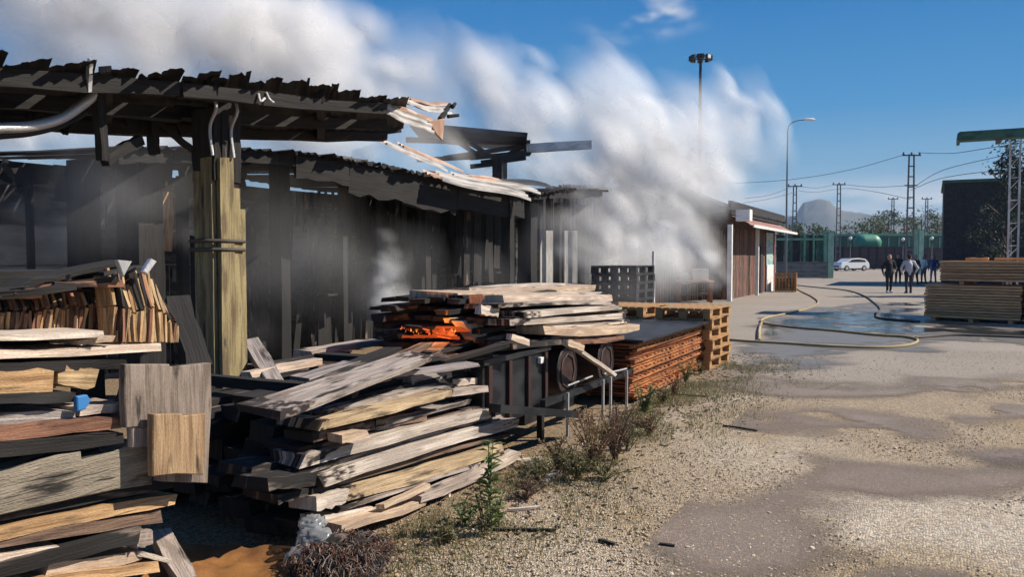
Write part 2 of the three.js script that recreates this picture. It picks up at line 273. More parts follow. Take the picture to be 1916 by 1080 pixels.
sheet('asphalt_patch', [[1390, 800], [1440, 778], [1560, 764], [1700, 774], [1850, 762], [1990, 764], [1990, 786], [1800, 794], [1660, 806], [1520, 800]], 0.008, fineMat, toned(0.43, 0.345, 0.29, 5), { jag: 0.4, cell: 0.07, feather: 0.5, gap: 0.42 });
sheet('asphalt_patch', [[1800, 852], [1880, 838], [1990, 836], [1990, 866], [1880, 872]], 0.008, fineMat, toned(0.39, 0.31, 0.27, 7), { jag: 0.2, cell: 0.05, feather: 0.25, gap: 0.4 });
sheet('asphalt_patch', [[1560, 1100], [1600, 1060], [1720, 1040], [1990, 1050], [1990, 1100]], 0.008, fineMat, toned(0.36, 0.285, 0.22, 9), { jag: 0.2, cell: 0.05, feather: 0.25, gap: 0.42 });
sheet('asphalt_patch', [[1380, 690], [1480, 716], [1640, 730], [1780, 712], [1990, 716], [1990, 730], [1800, 738], [1600, 752], [1460, 742], [1370, 722]], 0.008, fineMat, toned(0.42, 0.345, 0.285, 11), { jag: 0.35, cell: 0.1, feather: 0.35, gap: 0.4 });
sheet('wet_ground', [[1375, 655], [1440, 640], [1430, 600], [1500, 580], [1640, 566], [1760, 596], [1990, 622], [1990, 648], [1760, 640], [1700, 655], [1560, 664], [1440, 700]], 0.012, new THREE.MeshStandardMaterial({ map: fineTex.map, bumpMap: fineTex.bump, bumpScale: 0.002, roughness: 0.4, vertexColors: true }), toned(0.36, 0.32, 0.27), { jag: 0.4, cell: 0.15, feather: 0.3, gap: 0.36 });
const waterMat = new THREE.MeshPhysicalMaterial({ color: C(0.028, 0.034, 0.04), roughness: 0.06, ior: 1.33, specularIntensity: 1, vertexColors: true });
{
  const rip = tex(256, 256, (x, y) => { const v = fbm(x * 0.05, y * 0.05, 611, 4); return [v, v, v]; }, false); waterMat.bumpMap = rip; waterMat.bumpScale = 0.004;
  const pool = (pts, o) => sheet('puddle', pts, 0.016, waterMat, flat(1, 1, 1), { jag: 0.4, cell: 0.1, feather: 0.1, uvs: 1.1, gap: 0.42, ...o });
  pool([[1450, 609], [1500, 592], [1590, 584], [1680, 588], [1730, 604], [1760, 618], [1690, 628], [1600, 622], [1500, 620]], {}); pool([[1432, 628], [1438, 611], [1450, 612], [1448, 629]], { jag: 0.05, cell: 0.06 });
  pool([[1745, 604], [1800, 608], [1900, 620], [1990, 630], [1990, 638], [1880, 630], [1790, 624]], { jag: 0.2 }); pool([[1652, 568], [1722, 566], [1724, 572], [1655, 574]], {}); pool([[1650, 580], [1722, 578], [1724, 586], [1660, 588]], {});  // last two: narrow dark glossy strips beside the people
}

// ------------------------------------------------------------------ hills far behind
{
  const g = new THREE.PlaneGeometry(2600, 700, 300, 60); g.rotateX(-Math.PI / 2);
  const c = atD(1600, 482, 1900), p = g.attributes.position, ang = Math.atan2(c.x, c.z);
  const prof = [[1100, 400], [1300, 402], [1440, 405], [1488, 400], [1498, 374], [1520, 368], [1545, 369], [1562, 382], [1580, 390], [1640, 396], [1700, 404], [1760, 398], [1900, 408], [2300, 400]];
  const hAt = (u) => { let k = 0; while (k < prof.length - 2 && u > prof[k + 1][0]) k++; const t = clamp((u - prof[k][0]) / (prof[k + 1][0] - prof[k][0]), 0, 1); return (482 - lerp(prof[k][1], prof[k + 1][1], sm(t))) / PX; };
  g.rotateY(ang); g.translate(c.x, 0, c.z);
  for (let i = 0; i < p.count; i++) {
    const q = V(p.getX(i), 1.6, p.getZ(i)).sub(EYE), dep = q.dot(FWD), lat = q.dot(V(Math.cos(YAW), 0, -Math.sin(YAW))), u = 958 + (lat / dep) * PX;
    const back = clamp((c.length() + 60 - Math.hypot(q.x, q.z)) / 330, -1, 1), ridge = Math.max(0, 1 - Math.abs(back)); // a ridge with slopes in front and behind
    p.setY(i, ridge * (hAt(u) * dep * (0.84 + 0.24 * fbm(q.x * 0.022, q.z * 0.022, 701, 5)) + 1.6) - 2);
  }
  g.computeVertexNormals();
  struct('hills', g, mottled(703, [0.075, 0.085, 0.075], [0.15, 0.15, 0.125], 1, 0, 0.06));
}

// ------------------------------------------------------------------ burnt canopy (roof 1) on its timber post
const canopy = thing('burnt_canopy', 'charred corrugated canopy on a split timber post beside the log pile', 'canopy');
function lineThrough(pts, u) { let k = 0; while (k < pts.length - 2 && u > pts[k + 1][0]) k++; const t = (u - pts[k][0]) / (pts[k + 1][0] - pts[k][0]); return lerp(pts[k][1], pts[k + 1][1], t); }
{
  const front = [[-420, 66], [0, 110], [200, 127], [380, 141], [560, 152], [700, 180], [770, 194]], backL = [[-420, 175], [0, 203], [200, 216], [430, 238], [520, 251], [770, 243]];
  // corrugated sheet between eave points a0,a1 and rear points b0,b1
  const corrugated = (a0, a1, b0, b1, waves, amp, sag = 0) => {
    const nu = waves * 6, nv = 5, pos = [], uv = [], idx = [];
    for (let j = 0; j <= nv; j++) for (let i = 0; i <= nu; i++) {
      const s = i / nu, t = j / nv, p = a0.clone().lerp(a1, s).lerp(b0.clone().lerp(b1, s), t);
      p.y += Math.sin(s * waves * Math.PI * 2) * amp + sag * Math.sin(t * Math.PI) + (hash(i >> 2, j, 77) - 0.5) * amp * 0.8; if (!j) { const w = hash(i >> 1, Math.round(a0.z * 50), 78); p.x += 0.04 * w; p.y -= 0.008 * hash(i, Math.round(a0.z * 50), 79) + (w > 0.9 ? 0.022 : 0); } pos.push(p.x, p.y, p.z); uv.push(s * 0.8, t * 1.2);
    }
    for (let j = 0; j < nv; j++) for (let i = 0; i < nu; i++) { const a = j * (nu + 1) + i, c = a + nu + 1; idx.push(a, a + 1, c, a + 1, c + 1, c); }
    const g = new THREE.BufferGeometry(); g.setAttribute('position', new THREE.Float32BufferAttribute(pos, 3)); g.setAttribute('uv', new THREE.Float32BufferAttribute(uv, 2)); g.setIndex(idx); g.computeVertexNormals(); return g;
  };
  M.sheetBurnt.side = M.sheetZinc.side = M.sheetRust.side = THREE.DoubleSide;
  const us = [-420, -300, -190, -90, 0, 84, 166, 248, 326, 398, 462, 520, 572, 622, 668, 712, 752];
  for (let k = 0; k < us.length - 1; k++) {
    const u0 = us[k] - 3, u1 = us[k + 1] + 3, lift = (k % 2) * 0.012 + rr(-0.012, 0.012);
    const a0 = onX(u0, lineThrough(front, u0), -4.1), a1 = onX(u1, lineThrough(front, u1), -4.1), b0 = onX(u0, lineThrough(backL, u0), -5.4), b1 = onX(u1, lineThrough(backL, u1), -5.4);
    const hang = rr(0, 0.05); a0.x += hang; a1.x += hang; a0.y += lift - 0.022; a1.y += lift + 0.03; b0.y += lift; b1.y += lift; a0.y -= 0.012; 
    mesh('roof_sheet', corrugated(a0, a1, b0, b1, 3, rr(0.003, 0.006), rr(-0.04, 0.01)), M.sheetBurnt, canopy);
  }
  // purlins and rafters under the sheets
  for (const [t, dy] of [[0.06, -0.05], [0.5, -0.06], [0.95, -0.06]]) {
    const P = (u) => onX(u, lineThrough(front, u), -4.1).lerp(onX(u, lineThrough(backL, u), -5.4), t).add(V(0, dy - 0.03, 0));
    plank(P(-400), P(330), 0.09, 0.07, M.char, { name: 'purlin', parent: canopy }); plank(P(330), P(720), 0.09, 0.07, M.char, { name: 'purlin', parent: canopy });
  }
  for (const [u0, u1, h] of [[-400, 40, 0.16], [40, 330, 0.2], [330, 560, 0.22], [560, 740, 0.12]]) { const q = (u) => onX(u, lineThrough(backL, u), -5.4).add(V(0.06, -0.02, 0)); plank(q(u0).add(V(0, h * 0.3, 0)), q(u1).add(V(0, h * 0.3, 0)), h, 0.05, M.char, { name: 'wall_plate', parent: canopy }); }
  for (const u of [-120, 200, 400, 600]) { const a = onX(u, lineThrough(front, u) + 14, -4.16), b = onX(u, lineThrough(backL, u) + 6, -5.4); plank(a, b, 0.12, 0.07, M.char, { name: 'rafter', parent: canopy }); }
  // torn, curled sheets at the far end, sunlit on top
  const torn = (a, b, w, mat, tilt) => { const g = new THREE.PlaneGeometry(1, w, 10, 8), p = g.attributes.position, L = a.distanceTo(b); for (let i = 0; i < p.count; i++) { const x = p.getX(i), y = p.getY(i); p.setXYZ(i, x * L, y, Math.sin((y / w) * Math.PI * 4) * 0.018 + 0.10 * x * x * tilt + (hash(Math.round(x * 10), 3, 5) - 0.5) * 0.02); } g.computeVertexNormals(); const m = mesh('torn_sheet', g, mat, canopy); along(m, a, b, 0); return m; };
  const e = (u, v, x) => onX(u, v, x);
  torn(e(702, 196, -4.25), e(806, 240, -4.1), 0.16, M.sheetZinc, 1).rotateX(-0.55);
  torn(e(740, 198, -4.3), e(822, 232, -4.15), 0.12, M.sheetRust, -1).rotateX(-0.9);
  torn(e(752, 192, -4.35), e(838, 212, -4.2), 0.14, M.sheetZinc, 1).rotateX(-1.0);
  torn(e(760, 190, -4.45), e(846, 200, -4.35), 0.12, M.sheetRust, 1).rotateX(-1.2);
  faceSlab([[802, 228], [832, 222], [828, 262], [818, 252]], -4.1, 0.012, M.sheetRust, 'torn_sheet', canopy);
  rod(e(824, 224, -4.15), e(842, 196, -4.2), 0.03, 0.02, M.char, 'charred_stub', canopy); rod(e(838, 218, -4.15), e(858, 216, -4.1), 0.02, 0.016, M.char, 'charred_stub', canopy); rod(e(846, 200, -4.15), e(852, 194, -4.15), 0.024, 0.016, M.char, 'charred_stub', canopy);
  // the post: boards around a dark core, strapped with two iron hoops
  const base = onX(415, 700, -4.5), px = base.x, pz = base.z;
  const post = new THREE.Group(); post.name = 'post'; post.position.set(px, 0, pz); canopy.add(post);
  const P = (w, h, d, m, x, y, z, n = 'board') => { const o = mesh(n, plankGeo(h, w, d, 0.35, 8), m, post); o.position.set(x, y, z); o.rotation.z = Math.PI / 2; return o; };
  P(0.18, 2.5, 0.20, M.char, 0, 1.25, 0, 'core');
  P(0.035, 2.28, 0.12, M.post, 0.112, 1.16, 0.045); P(0.03, 2.05, 0.06, M.post, 0.104, 1.06, -0.055); P(0.03, 1.9, 0.05, M.post, 0.098, 1.0, -0.112);
  P(0.10, 2.3, 0.035, M.post, 0.03, 1.15, 0.12); P(0.075, 2.2, 0.03, M.post, -0.065, 1.1, 0.118); P(0.03, 1.0, 0.10, M.half, 0.10, 2.1, 0.02, 'board').visible = true;
  P(0.09, 1.5, 0.05, M.char, -0.11, 1.0, 0.10); P(0.10, 0.36, 0.12, M.char, 0.0, 2.52, -0.02, 'post_head'); P(0.22, 0.5, 0.24, M.char, -0.005, 2.38, 0.01, 'post_head');
  for (const y of [1.655, 1.715]) { const h = mesh('iron_hoop', new THREE.TorusGeometry(0.178, 0.016, 6, 4), M.hoseDark, post); h.rotation.set(Math.PI / 2, 0, Math.PI / 4); h.position.set(0.0, y, 0.02); }
  for (const [dx, dz] of [[0.13, 0.16], [0.16, 0.0]]) tube([V(px + dx, 2.72, pz + dz), V(px + dx + 0.03, 2.62, pz + dz), V(px + dx - 0.03, 2.5, pz + dz), V(px + dx - 0.01, 2.3, pz + dz)], 0.011, M.steelPale, 'hanging_wire', canopy, 20);
  // sagging conduit and broken pieces hanging below the sheets
  tube([[-60, 246], [0, 240], [60, 236], [115, 222], [150, 200], [186, 172]].map(([u, v]) => onX(u, v, -4.35)), 0.030, M.steelPale, 'conduit', canopy, 40);
  tube([[-60, 262], [0, 254], [60, 248], [120, 232], [160, 210]].map(([u, v]) => onX(u, v, -4.45)), 0.022, M.steelDark, 'conduit', canopy, 40);
  plank(onX(184, 165, -4.35), onX(194, 300, -4.35), 0.055, 0.05, M.char, { name: 'broken_strut', parent: canopy });
  plank(onX(196, 300, -4.35), onX(262, 262, -4.5), 0.06, 0.05, M.char, { name: 'broken_strut', parent: canopy });
  plank(onX(170, 110, -4.1), onX(166, 172, -4.15), 0.03, 0.02, M.steelPale, { name: 'bracket', parent: canopy });
  plank(onX(283, 205, -5.3), onX(290, 290, -5.3), 0.07, 0.06, M.char, { name: 'strut', parent: canopy });
  plank(onX(292, 228, -5.3), onX(366, 284, -5.3), 0.045, 0.04, M.char, { name: 'strut', parent: canopy });
  for (const [a, b] of [[[70, 205], [122, 250]], [[122, 250], [160, 210]], [[66, 232], [76, 200]], [[90, 232], [128, 250]]]) rod(onX(...a, -4.9), onX(...b, -4.9), 0.014, 0.014, M.char, 'truss_bar', canopy, 6);
  for (let k = 0; k < 7; k++) { const u = rr(20, 660), v = lineThrough(backL, u) - 4; tube([onX(u, v, -5.3), onX(u + rr(-6, 6), v + rr(8, 18), -5.3), onX(u + rr(-10, 10), v + rr(20, 34), -5.3)], 0.008, M.char, 'hanging_scrap', canopy, 8); }
  tube([onX(484, 176, -4.14), onX(488, 190, -4.1), onX(496, 184, -4.1)], 0.010, M.steelPale, 'hanging_wire', canopy, 10); tube([onX(499, 174, -4.14), onX(505, 186, -4.1), onX(512, 192, -4.1)], 0.010, M.steelPale, 'hanging_wire', canopy, 10);
  M.corrugated = corrugated;
}

// ------------------------------------------------------------------ burnt shed behind it
const shed = thing('burnt_shed', 'long burnt-out storage shed with a collapsing sheet roof and grey block wall', 'building');
{
  const xw = -9.6;
  // block wall: courses of blocks as separate pieces where they show, standing on a plinth
  const wallBack = mesh('back_wall', bx(0.18, 2.55, 30, xw - 0.12, 1.275, -12), M.block, shed);
  const blockG = [0, 1, 2].map(() => bx(0.05, 0.46, 0.94)), bm = [M.block, tint(M.block, 0.88, 0.9, 0.95), tint(M.block, 1.1, 1.08, 1.05)], sootShade = mottled(247, [0.012, 0.0125, 0.013], [0.085, 0.084, 0.082], 0.95, 0, 0.02), sootShadeB = tint(sootShade, 1.5, 1.5, 1.5);  // dark blocks: soot, with the shade of the interior put into the colour
  for (let j = 0; j < 5; j++) for (let k = 0; k < 27; k++) { const z = 1.6 - k - (j % 2) * 0.5; const b = mesh('block', blockG[(j * 7 + k) % 3], z < -6.3 + 1.6 * (hash(j, 3, 8) - 0.5) || j === 4 ? (hash(j, k, 6) > 0.7 ? sootShadeB : sootShade) : bm[Math.floor(hash(j, k, 5) * 3)], wallBack); b.position.set(xw + rr(-0.004, 0.004), 0.30 + j * 0.48, z); }
  plank(V(xw + 0.05, 2.62, 2), V(xw + 0.05, 2.62, -12), 0.2, 0.16, M.char, { name: 'wall_beam', parent: shed }); plank(V(xw + 0.05, 2.62, -12), V(xw + 0.05, 2.62, -26), 0.2, 0.16, M.char, { name: 'wall_beam', parent: shed });
  // burnt timber posts between wall and eave; [u left, u right, v top, plane x]
  for (const [u0, u1, vt, x] of [[48, 62, 330, -9.0], [128, 184, 300, -8.4], [222, 300, 290, -7.9], [505, 540, 262, -8.0], [632, 650, 420, -7.6], [770, 800, 380, -8.2], [938, 962, 366, -7.1], [968, 1004, 372, -7.6], [1036, 1052, 380, -8.2], [1082, 1100, 380, -8.2], [330, 352, 330, -8.8]]) {
    const a = onX((u0 + u1) / 2, vt, x), w = Math.min(0.42, ((u1 - u0) * depthOf(a)) / PX * 0.78); plank(V(x, 0, a.z), V(x, Math.min(a.y, 3), a.z), w, w * 0.9, M.char, { name: 'post', parent: shed, rough: 0.5 });
  }
  // eave beam and roof sheets, sagging towards the far end
  const eave = [[240, 276], [420, 276], [590, 288], [700, 310], [800, 332], [900, 352], [985, 368], [1060, 352], [1150, 358]];
  const E = (u, x = -7) => onX(u, lineThrough(eave, u), x);
  for (let u = 230; u < 1130; u += 100) plank(E(u).add(V(-0.1, -0.08, 0)), E(u + 100).add(V(-0.1, -0.08, 0)), 0.14, 0.1, M.char, { name: 'eave_beam', parent: shed });
  const U = [230, 330, 430, 520, 600, 670, 735, 795, 850, 900, 945, 985, 1025, 1060, 1100, 1140];
  for (let k = 0; k < U.length - 1; k++) {
    const a0 = E(U[k]), a1 = E(U[k + 1]), lift = rr(-0.02, 0.03), b0 = a0.clone().add(V(-3.6, 0.1 + lift, 0)), b1 = a1.clone().add(V(-3.6, 0.1 + lift, 0)); a0.x += rr(0, 0.2);
    mesh('roof_sheet', M.corrugated(a0, a1, b0, b1, 4, 0.02, rr(-0.06, 0.02)), M.sheetBurnt, shed);
  }
  for (const [u0, u1, h] of [[560, 660, 0.28], [660, 760, 0.4], [760, 860, 0.46], [860, 985, 0.4]]) plank(E(u0).add(V(-0.05, -h / 2 - 0.03, 0)), E(u1).add(V(-0.05, -h / 2 - 0.03, 0)), h, 0.025, M.char, { name: 'fascia_board', parent: shed, rough: 1.2 });
  for (let k = 0; k < 40; k++) { const u = 640 + k * 7.5 + rr(-3, 3), x = rr(-8.6, -7.7), t = E(u, x), low = u < 690 ? rr(1.5, 2.2) : u > 830 ? rr(1.0, 1.5) : rr(0.8, 1.9); plank(V(x, t.y + 0.05, t.z), V(x + rr(-0.06, 0.06), low, t.z + rr(-0.05, 0.05)), 0.025, rr(0.12, 0.24), k % 9 === 4 ? M.half : M.char, { name: 'cladding_board', parent: shed, seg: 3 }); }
  for (let k = 0; k < 22; k++) { const u = 1006 + k * 6.2, x = rr(-8.9, -8.6), t = E(u, x); plank(V(x, t.y + 0.1, t.z), V(x, k % 8 < 4 ? 1.9 : rr(0.2, 0.8), t.z + rr(-0.05, 0.05)), 0.025, rr(0.14, 0.24), k % 4 ? M.char : M.half, { name: 'cladding_board', parent: shed, seg: 3 }); }
  // sheets that have slid and hang over the eave, their tops in the sun
  const slid = (u0, v0, u1, v1, w, mat, roll, x = -6.75) => { const a = onX(u0, v0, x), b = onX(u1, v1, x), L = a.distanceTo(b), g = new THREE.PlaneGeometry(L, w, 12, 10), p = g.attributes.position; for (let i = 0; i < p.count; i++) p.setZ(i, Math.sin((p.getY(i) / w) * Math.PI * 5) * 0.02 + 0.03 * Math.sin(p.getX(i) * 2)); g.computeVertexNormals(); along(mesh('slid_sheet', g, mat, shed), a, b, roll); };
  slid(822, 328, 988, 368, 0.22, M.sheetZinc, -0.8); slid(850, 328, 1006, 358, 0.2, M.sheetZinc, -1.0, -6.95); slid(800, 322, 940, 342, 0.2, M.sheetRust, -1.1, -7.1); slid(880, 332, 1030, 348, 0.2, M.steelDark, -1.1, -7.15);
  slid(720, 262, 830, 318, 0.22, M.sheetZinc, -1.0, -7.2); slid(752, 268, 860, 322, 0.18, M.sheetRust, -1.1, -7.4); slid(700, 256, 800, 300, 0.2, M.sheetZinc, -1.2, -7.6);
  // charred boards, cladding and shelving left standing inside
  for (let k = 0; k < 26; k++) { const u = 480 + k * 17 + rr(-5, 5), x = rr(-9.2, -8.6), a = onX(u, rr(560, 600), x), h = rr(0.9, 2.4); plank(V(x, 0, a.z), V(x + rr(-0.1, 0.1), h, a.z + rr(-0.15, 0.15)), 0.03, rr(0.12, 0.26), k % 3 ? M.char : M.half, { name: 'cladding_board', parent: shed, seg: 3 }); }
  faceSlab([[284, 362], [322, 360], [326, 400], [322, 470], [302, 468], [296, 420]], -8.6, 0.04, M.tanB, 'broken_board', shed);
  for (const [u0, u1] of [[1011, 1034], [1056, 1080]]) faceSlab([[u0, 432], [u1, 432], [u1, 530], [u0, 530]], -8.5, 0.03, M.concrete, 'wall_panel', shed);
  plank(onX(828, 512, -8.4), onX(940, 510, -8.4), 0.05, 0.3, M.char, { name: 'shelf', parent: shed }); plank(onX(600, 552, -8.4), onX(640, 550, -8.4), 0.03, 0.3, M.half, { name: 'shelf', parent: shed });
  for (let k = 0; k < 30; k++) { const u = rr(-20, 460), x = rr(-9.3, -8.4), v = rr(296, 322), a = onX(u, v, x); plank(a, a.clone().add(V(rr(-0.05, 0.05), -rr(0.12, 0.42), rr(-0.12, 0.12))), 0.02, rr(0.05, 0.3), M.char, { name: 'hanging_scrap', parent: shed, seg: 2 }); }
  for (let k = 0; k < 10; k++) { const u = 545 + k * 13, a = onX(u, 360, -8.4); plank(a, onX(u + rr(-3, 3), rr(405, 440), -8.4), 0.02, 0.05, k % 2 ? M.char : M.half, { name: 'hanging_scrap', parent: shed, seg: 2 }); }
}

// steel roof truss of the hall behind, with one beam sticking out over the smoke
{
  const t = thing('roof_truss', 'blackened steel roof truss with a long beam jutting out into the smoke', 'truss'), D = 19, p = (u, v, d = D) => atD(u, v, d);
  const bar = (a, b, w = 0.1) => plank(p(...a), p(...b), w, w, M.steelDark, { name: 'truss_bar', parent: t, rough: 0.15, seg: 2 });
  plank(p(780, 248), p(985, 268), 0.10, 2.4, M.steelDark, { name: 'roof_panel', parent: t, rough: 0.3 });
  bar([760, 262], [992, 268], 0.12); bar([780, 300], [992, 288], 0.10); bar([830, 296], [990, 272]); bar([880, 268], [930, 300]); bar([930, 300], [985, 272]); bar([880, 296], [985, 286]); bar([860, 268], [900, 294]); bar([985, 268], [988, 290], 0.12);
  plank(p(985, 278), p(1106, 271), 0.20, 0.16, M.steelPale, { name: 'beam', parent: t, rough: 0.2 });
  const b = p(935, 300); plank(V(b.x, 0, b.z), b, 0.26, 0.26, M.steelDark, { name: 'column', parent: t, rough: 0.2 });
  bar([900, 306], [984, 294], 0.13); bar([880, 312], [935, 306], 0.1);
}

// ------------------------------------------------------------------ lumber piles
const put = (o, label, group, category = 'plank') => tag(o, label, category, group);
// PILE A: logs and slabs beside the post
{
  const G = 'planks of the tall log pile', x = -3.0, f = (a, m, D = 0.5, o) => facePlank(...a, x + rr(-0.04, 0.02), D, m, o);
  const bundle = thing('slat_bundle', 'tan bundle of ribbed wooden slats scorched on its upper edge', 'slat bundle');
  for (let k = 0; k < 78; k++) { const u = -75 + k * 5.2, top = u < 195 ? lerp(566, 520, (u + 75) / 270) + rr(-7, 7) : 512 + rr(-14, 12) + Math.max(0, (u - 285) * 1.7) + (u > 236 && u < 262 ? 16 : 0), bot = u < 195 ? 620 : 640; const bulge = u > 195 ? 0.10 * Math.sin((u - 195) / 135 * Math.PI) : 0, xx = x - 0.14 - rr(0, 0.035) - (u < 195 ? 0.10 : 0) + bulge, a = onX(u, bot, xx), b = onX(u - 8 + rr(-4, 4) - (u > 200 ? (u - 200) * 0.12 : 0), top, xx - 0.06), md = a.clone().lerp(b, 0.5).add(V(0.03 + rr(-0.01, 0.01), 0, rr(-0.01, 0.01))), m = u > 185 ? (k % 9 === 4 ? M.brownB : k % 2 ? M.tan : M.tanB) : [M.brownB, M.tanB, M.brownB, M.tanB, M.brown][k % 5]; plank(a, md, 0.05, 0.0135, m, { name: 'slat', parent: bundle, seg: 2, rough: 0.8 }); plank(md, b, 0.05, 0.0135, hash(k, 2, 2) > (u > 185 ? 0.12 : 0.4) ? m : M.half, { name: 'slat', parent: bundle, seg: 2, rough: 0.8 }); }
  faceSlab([[-80, 560], [-20, 548], [30, 540], [64, 522], [110, 517], [150, 506], [215, 493], [238, 488], [236, 496], [205, 501], [190, 507], [150, 514], [110, 526], [84, 528], [50, 545], [0, 551], [-80, 568]], x - 0.16, 0.14, M.char, 'charred_cover', bundle, { axis: 'h' });
  for (let k = 0; k < 16; k++) { const u = rr(-60, 225), v = lerp(566, 500, (u + 60) / 285) + rr(-6, 10), a = onX(u, v, x - rr(0.12, 0.4)); plank(a, a.clone().add(V(rr(-0.1, 0.1), rr(-0.01, 0.03), -rr(0.08, 0.3))), rr(0.012, 0.03), rr(0.03, 0.08), k % 3 ? M.char : M.brownB, { name: 'charred_scrap', parent: bundle, seg: 2, rough: 1.6 }); }
  faceSlab([[222, 488], [246, 490], [240, 500], [232, 516]], x - 0.02, 0.02, M.steelPale, 'metal_strap', bundle); faceSlab([[284, 486], [292, 490], [276, 512], [270, 508]], x - 0.02, 0.02, M.steelPale, 'metal_strap', bundle);
  mesh('bundle_core', bx(0.5, 0.32, 1.15, x - 0.55, onX(120, 600, x).y + 0.03, -1.85), M.char, bundle);
  const L = (o, l) => put(o, l, G);
  L(f([-80, 635, 190, 624, 13], M.pale), 'pale weathered plank under the dark half of the slat bundle');
  L(f([150, 640, 218, 634, 10], M.paleC, 0.2), 'short pale offcut wedged under the slat bundle');
  L(f([-80, 668, 298, 650, 16], M.paleB), 'long pale plank with a fresh sawn end under the slat bundle');
  L(f([-80, 690, 240, 682, 20], M.half, 0.6), 'scorched board between pale plank and broken tan beam');
  L(f([-80, 722, 100, 712, 46], M.tanB, 0.4), 'broken tan beam with dark knots in log pile');
  L(f([112, 705, 180, 706, 40], M.tan, 0.35), 'short tan block beside the broken tan beam');
  L(f([-80, 752, 140, 742, 18], M.char, 0.6), 'charred plank above the blue strap');
  L(f([-80, 790, 140, 780, 24], M.grey, 0.5), 'grey cracked plank beside the blue strap');
  L(f([148, 772, 236, 760, 17], M.greyB, 0.3), 'grey plank end lying across the blue strap');
  L(f([-80, 822, 232, 786, 27], M.brownB, 0.5), 'reddish brown plank above the big bark slab');
  L(f([-80, 850, 230, 818, 26], M.char, 0.6), 'black burnt plank resting on the bark slab');
  put(faceSlab([[-80, 905], [20, 880], [110, 852], [150, 846], [152, 862], [215, 846], [255, 826], [282, 836], [284, 905], [215, 915], [110, 938], [0, 962], [-80, 980]], x, 0.16, M.bark, 'bark_slab', null, { axis: 'h' }), 'wide grey slab of cracked bark wood', 'planks of the tall log pile', 'bark slab');
  L(f([-80, 985, 320, 905, 16], M.half, 0.5), 'scorched plank directly under the bark slab');
  L(f([-80, 1012, 335, 935, 24], M.tanB, 0.5), 'pinkish tan plank below the bark slab');
  L(f([-80, 1034, 300, 962, 22], M.brown, 0.5), 'dark brown plank below the pinkish tan plank');
  L(f([-80, 1066, 125, 1030, 24], M.paleB, 0.3), 'pale split plank low in the log pile');
  L(f([-80, 1090, 260, 1000, 30], M.half, 0.5), 'thick scorched plank low in the log pile');
  L(f([90, 1066, 268, 1042, 22], M.paleC, 0.4), 'short tan plank near the foot of log pile');
  L(f([60, 1092, 300, 1062, 20], M.tanB, 0.4), 'tan plank at the foot of log pile');
  L(f([-80, 1130, 200, 1092, 26], M.brown, 0.5), 'brown plank at the very bottom of log pile');
  L(f([256, 1010, 286, 1004, 30], M.greyB, 0.2), 'pale splintered stub sticking out of log pile');
  L(f([262, 1036, 318, 1050, 9], M.pale, 0.1), 'thin splinter hanging off the log pile foot');
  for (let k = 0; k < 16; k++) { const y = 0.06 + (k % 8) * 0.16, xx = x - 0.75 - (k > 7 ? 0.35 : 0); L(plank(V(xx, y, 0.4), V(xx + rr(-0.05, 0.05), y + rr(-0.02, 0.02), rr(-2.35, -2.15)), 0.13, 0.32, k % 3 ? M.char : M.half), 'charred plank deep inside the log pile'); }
  const strap = faceSlab([[146, 744], [163, 741], [169, 750], [160, 764], [147, 768]], x + 0.03, 0.02, M.blue, 'plastic_strap', null); put(strap, 'blue plastic strap tied round the log pile', null, 'strap');
  // boards leaning upright at the end of the pile
  put(faceSlab([[236, 684], [316, 683], [318, 688], [394, 681], [395, 760], [391, 830], [388, 903], [300, 899], [298, 801], [262, 797], [238, 799], [235, 740]], x + 0.06, 0.035, tint(M.grey, 0.62, 0.55, 0.48), 'leaning_board', null), 'wide grey weathered board leaning upright against the log pile', 'boards leaning on the log pile', 'board');
  put(faceSlab([[287, 777], [340, 776], [342, 780], [384, 775], [383, 840], [380, 887], [330, 885], [288, 890]], x + 0.12, 0.03, tint(M.tan, 0.72, 0.68, 0.7), 'leaning_board', null), 'shorter tan board leaning against the grey weathered board', 'boards leaning on the log pile', 'board');
  put(faceSlab([[248, 800], [282, 802], [280, 832], [250, 836]], x + 0.05, 0.03, M.greyB, 'leaning_board', null), 'small grey offcut below the wide leaning board', 'boards leaning on the log pile', 'board');
  put(plank(onX(330, 560, -3.6), onX(372, 690, -3.3), 0.06, 0.12, M.char), 'charred batten slanting between slat bundle and timber post', null);
}
// orange tarpaulin on the ground between the piles
{
  const g = new THREE.PlaneGeometry(0.75, 0.5, 30, 24); g.rotateX(-Math.PI / 2); const p = g.attributes.position; for (let i = 0; i < p.count; i++) p.setY(i, 0.03 + 0.16 * Math.max(0, fbm(p.getX(i) * 2.2, p.getZ(i) * 2.2, 811, 4) - 0.3) + 0.03 * fbm(p.getX(i) * 9, p.getZ(i) * 9, 813, 2)); g.computeVertexNormals();
  M.tarp.side = THREE.DoubleSide; const t = mesh('tarpaulin', g, M.tarp); t.position.copy(onY(440, 1075, 0.03)).setY(0); t.rotation.y = 0.5; tag(t, 'crumpled orange tarpaulin on the ground between two lumber piles', 'tarpaulin');
  const o = put(plank(onY(300, 1000, 0.2), onY(350, 1090, 0.1), 0.05, 0.09, M.greyB), 'grey stick leaning beside the orange tarpaulin', null, 'stick');
}
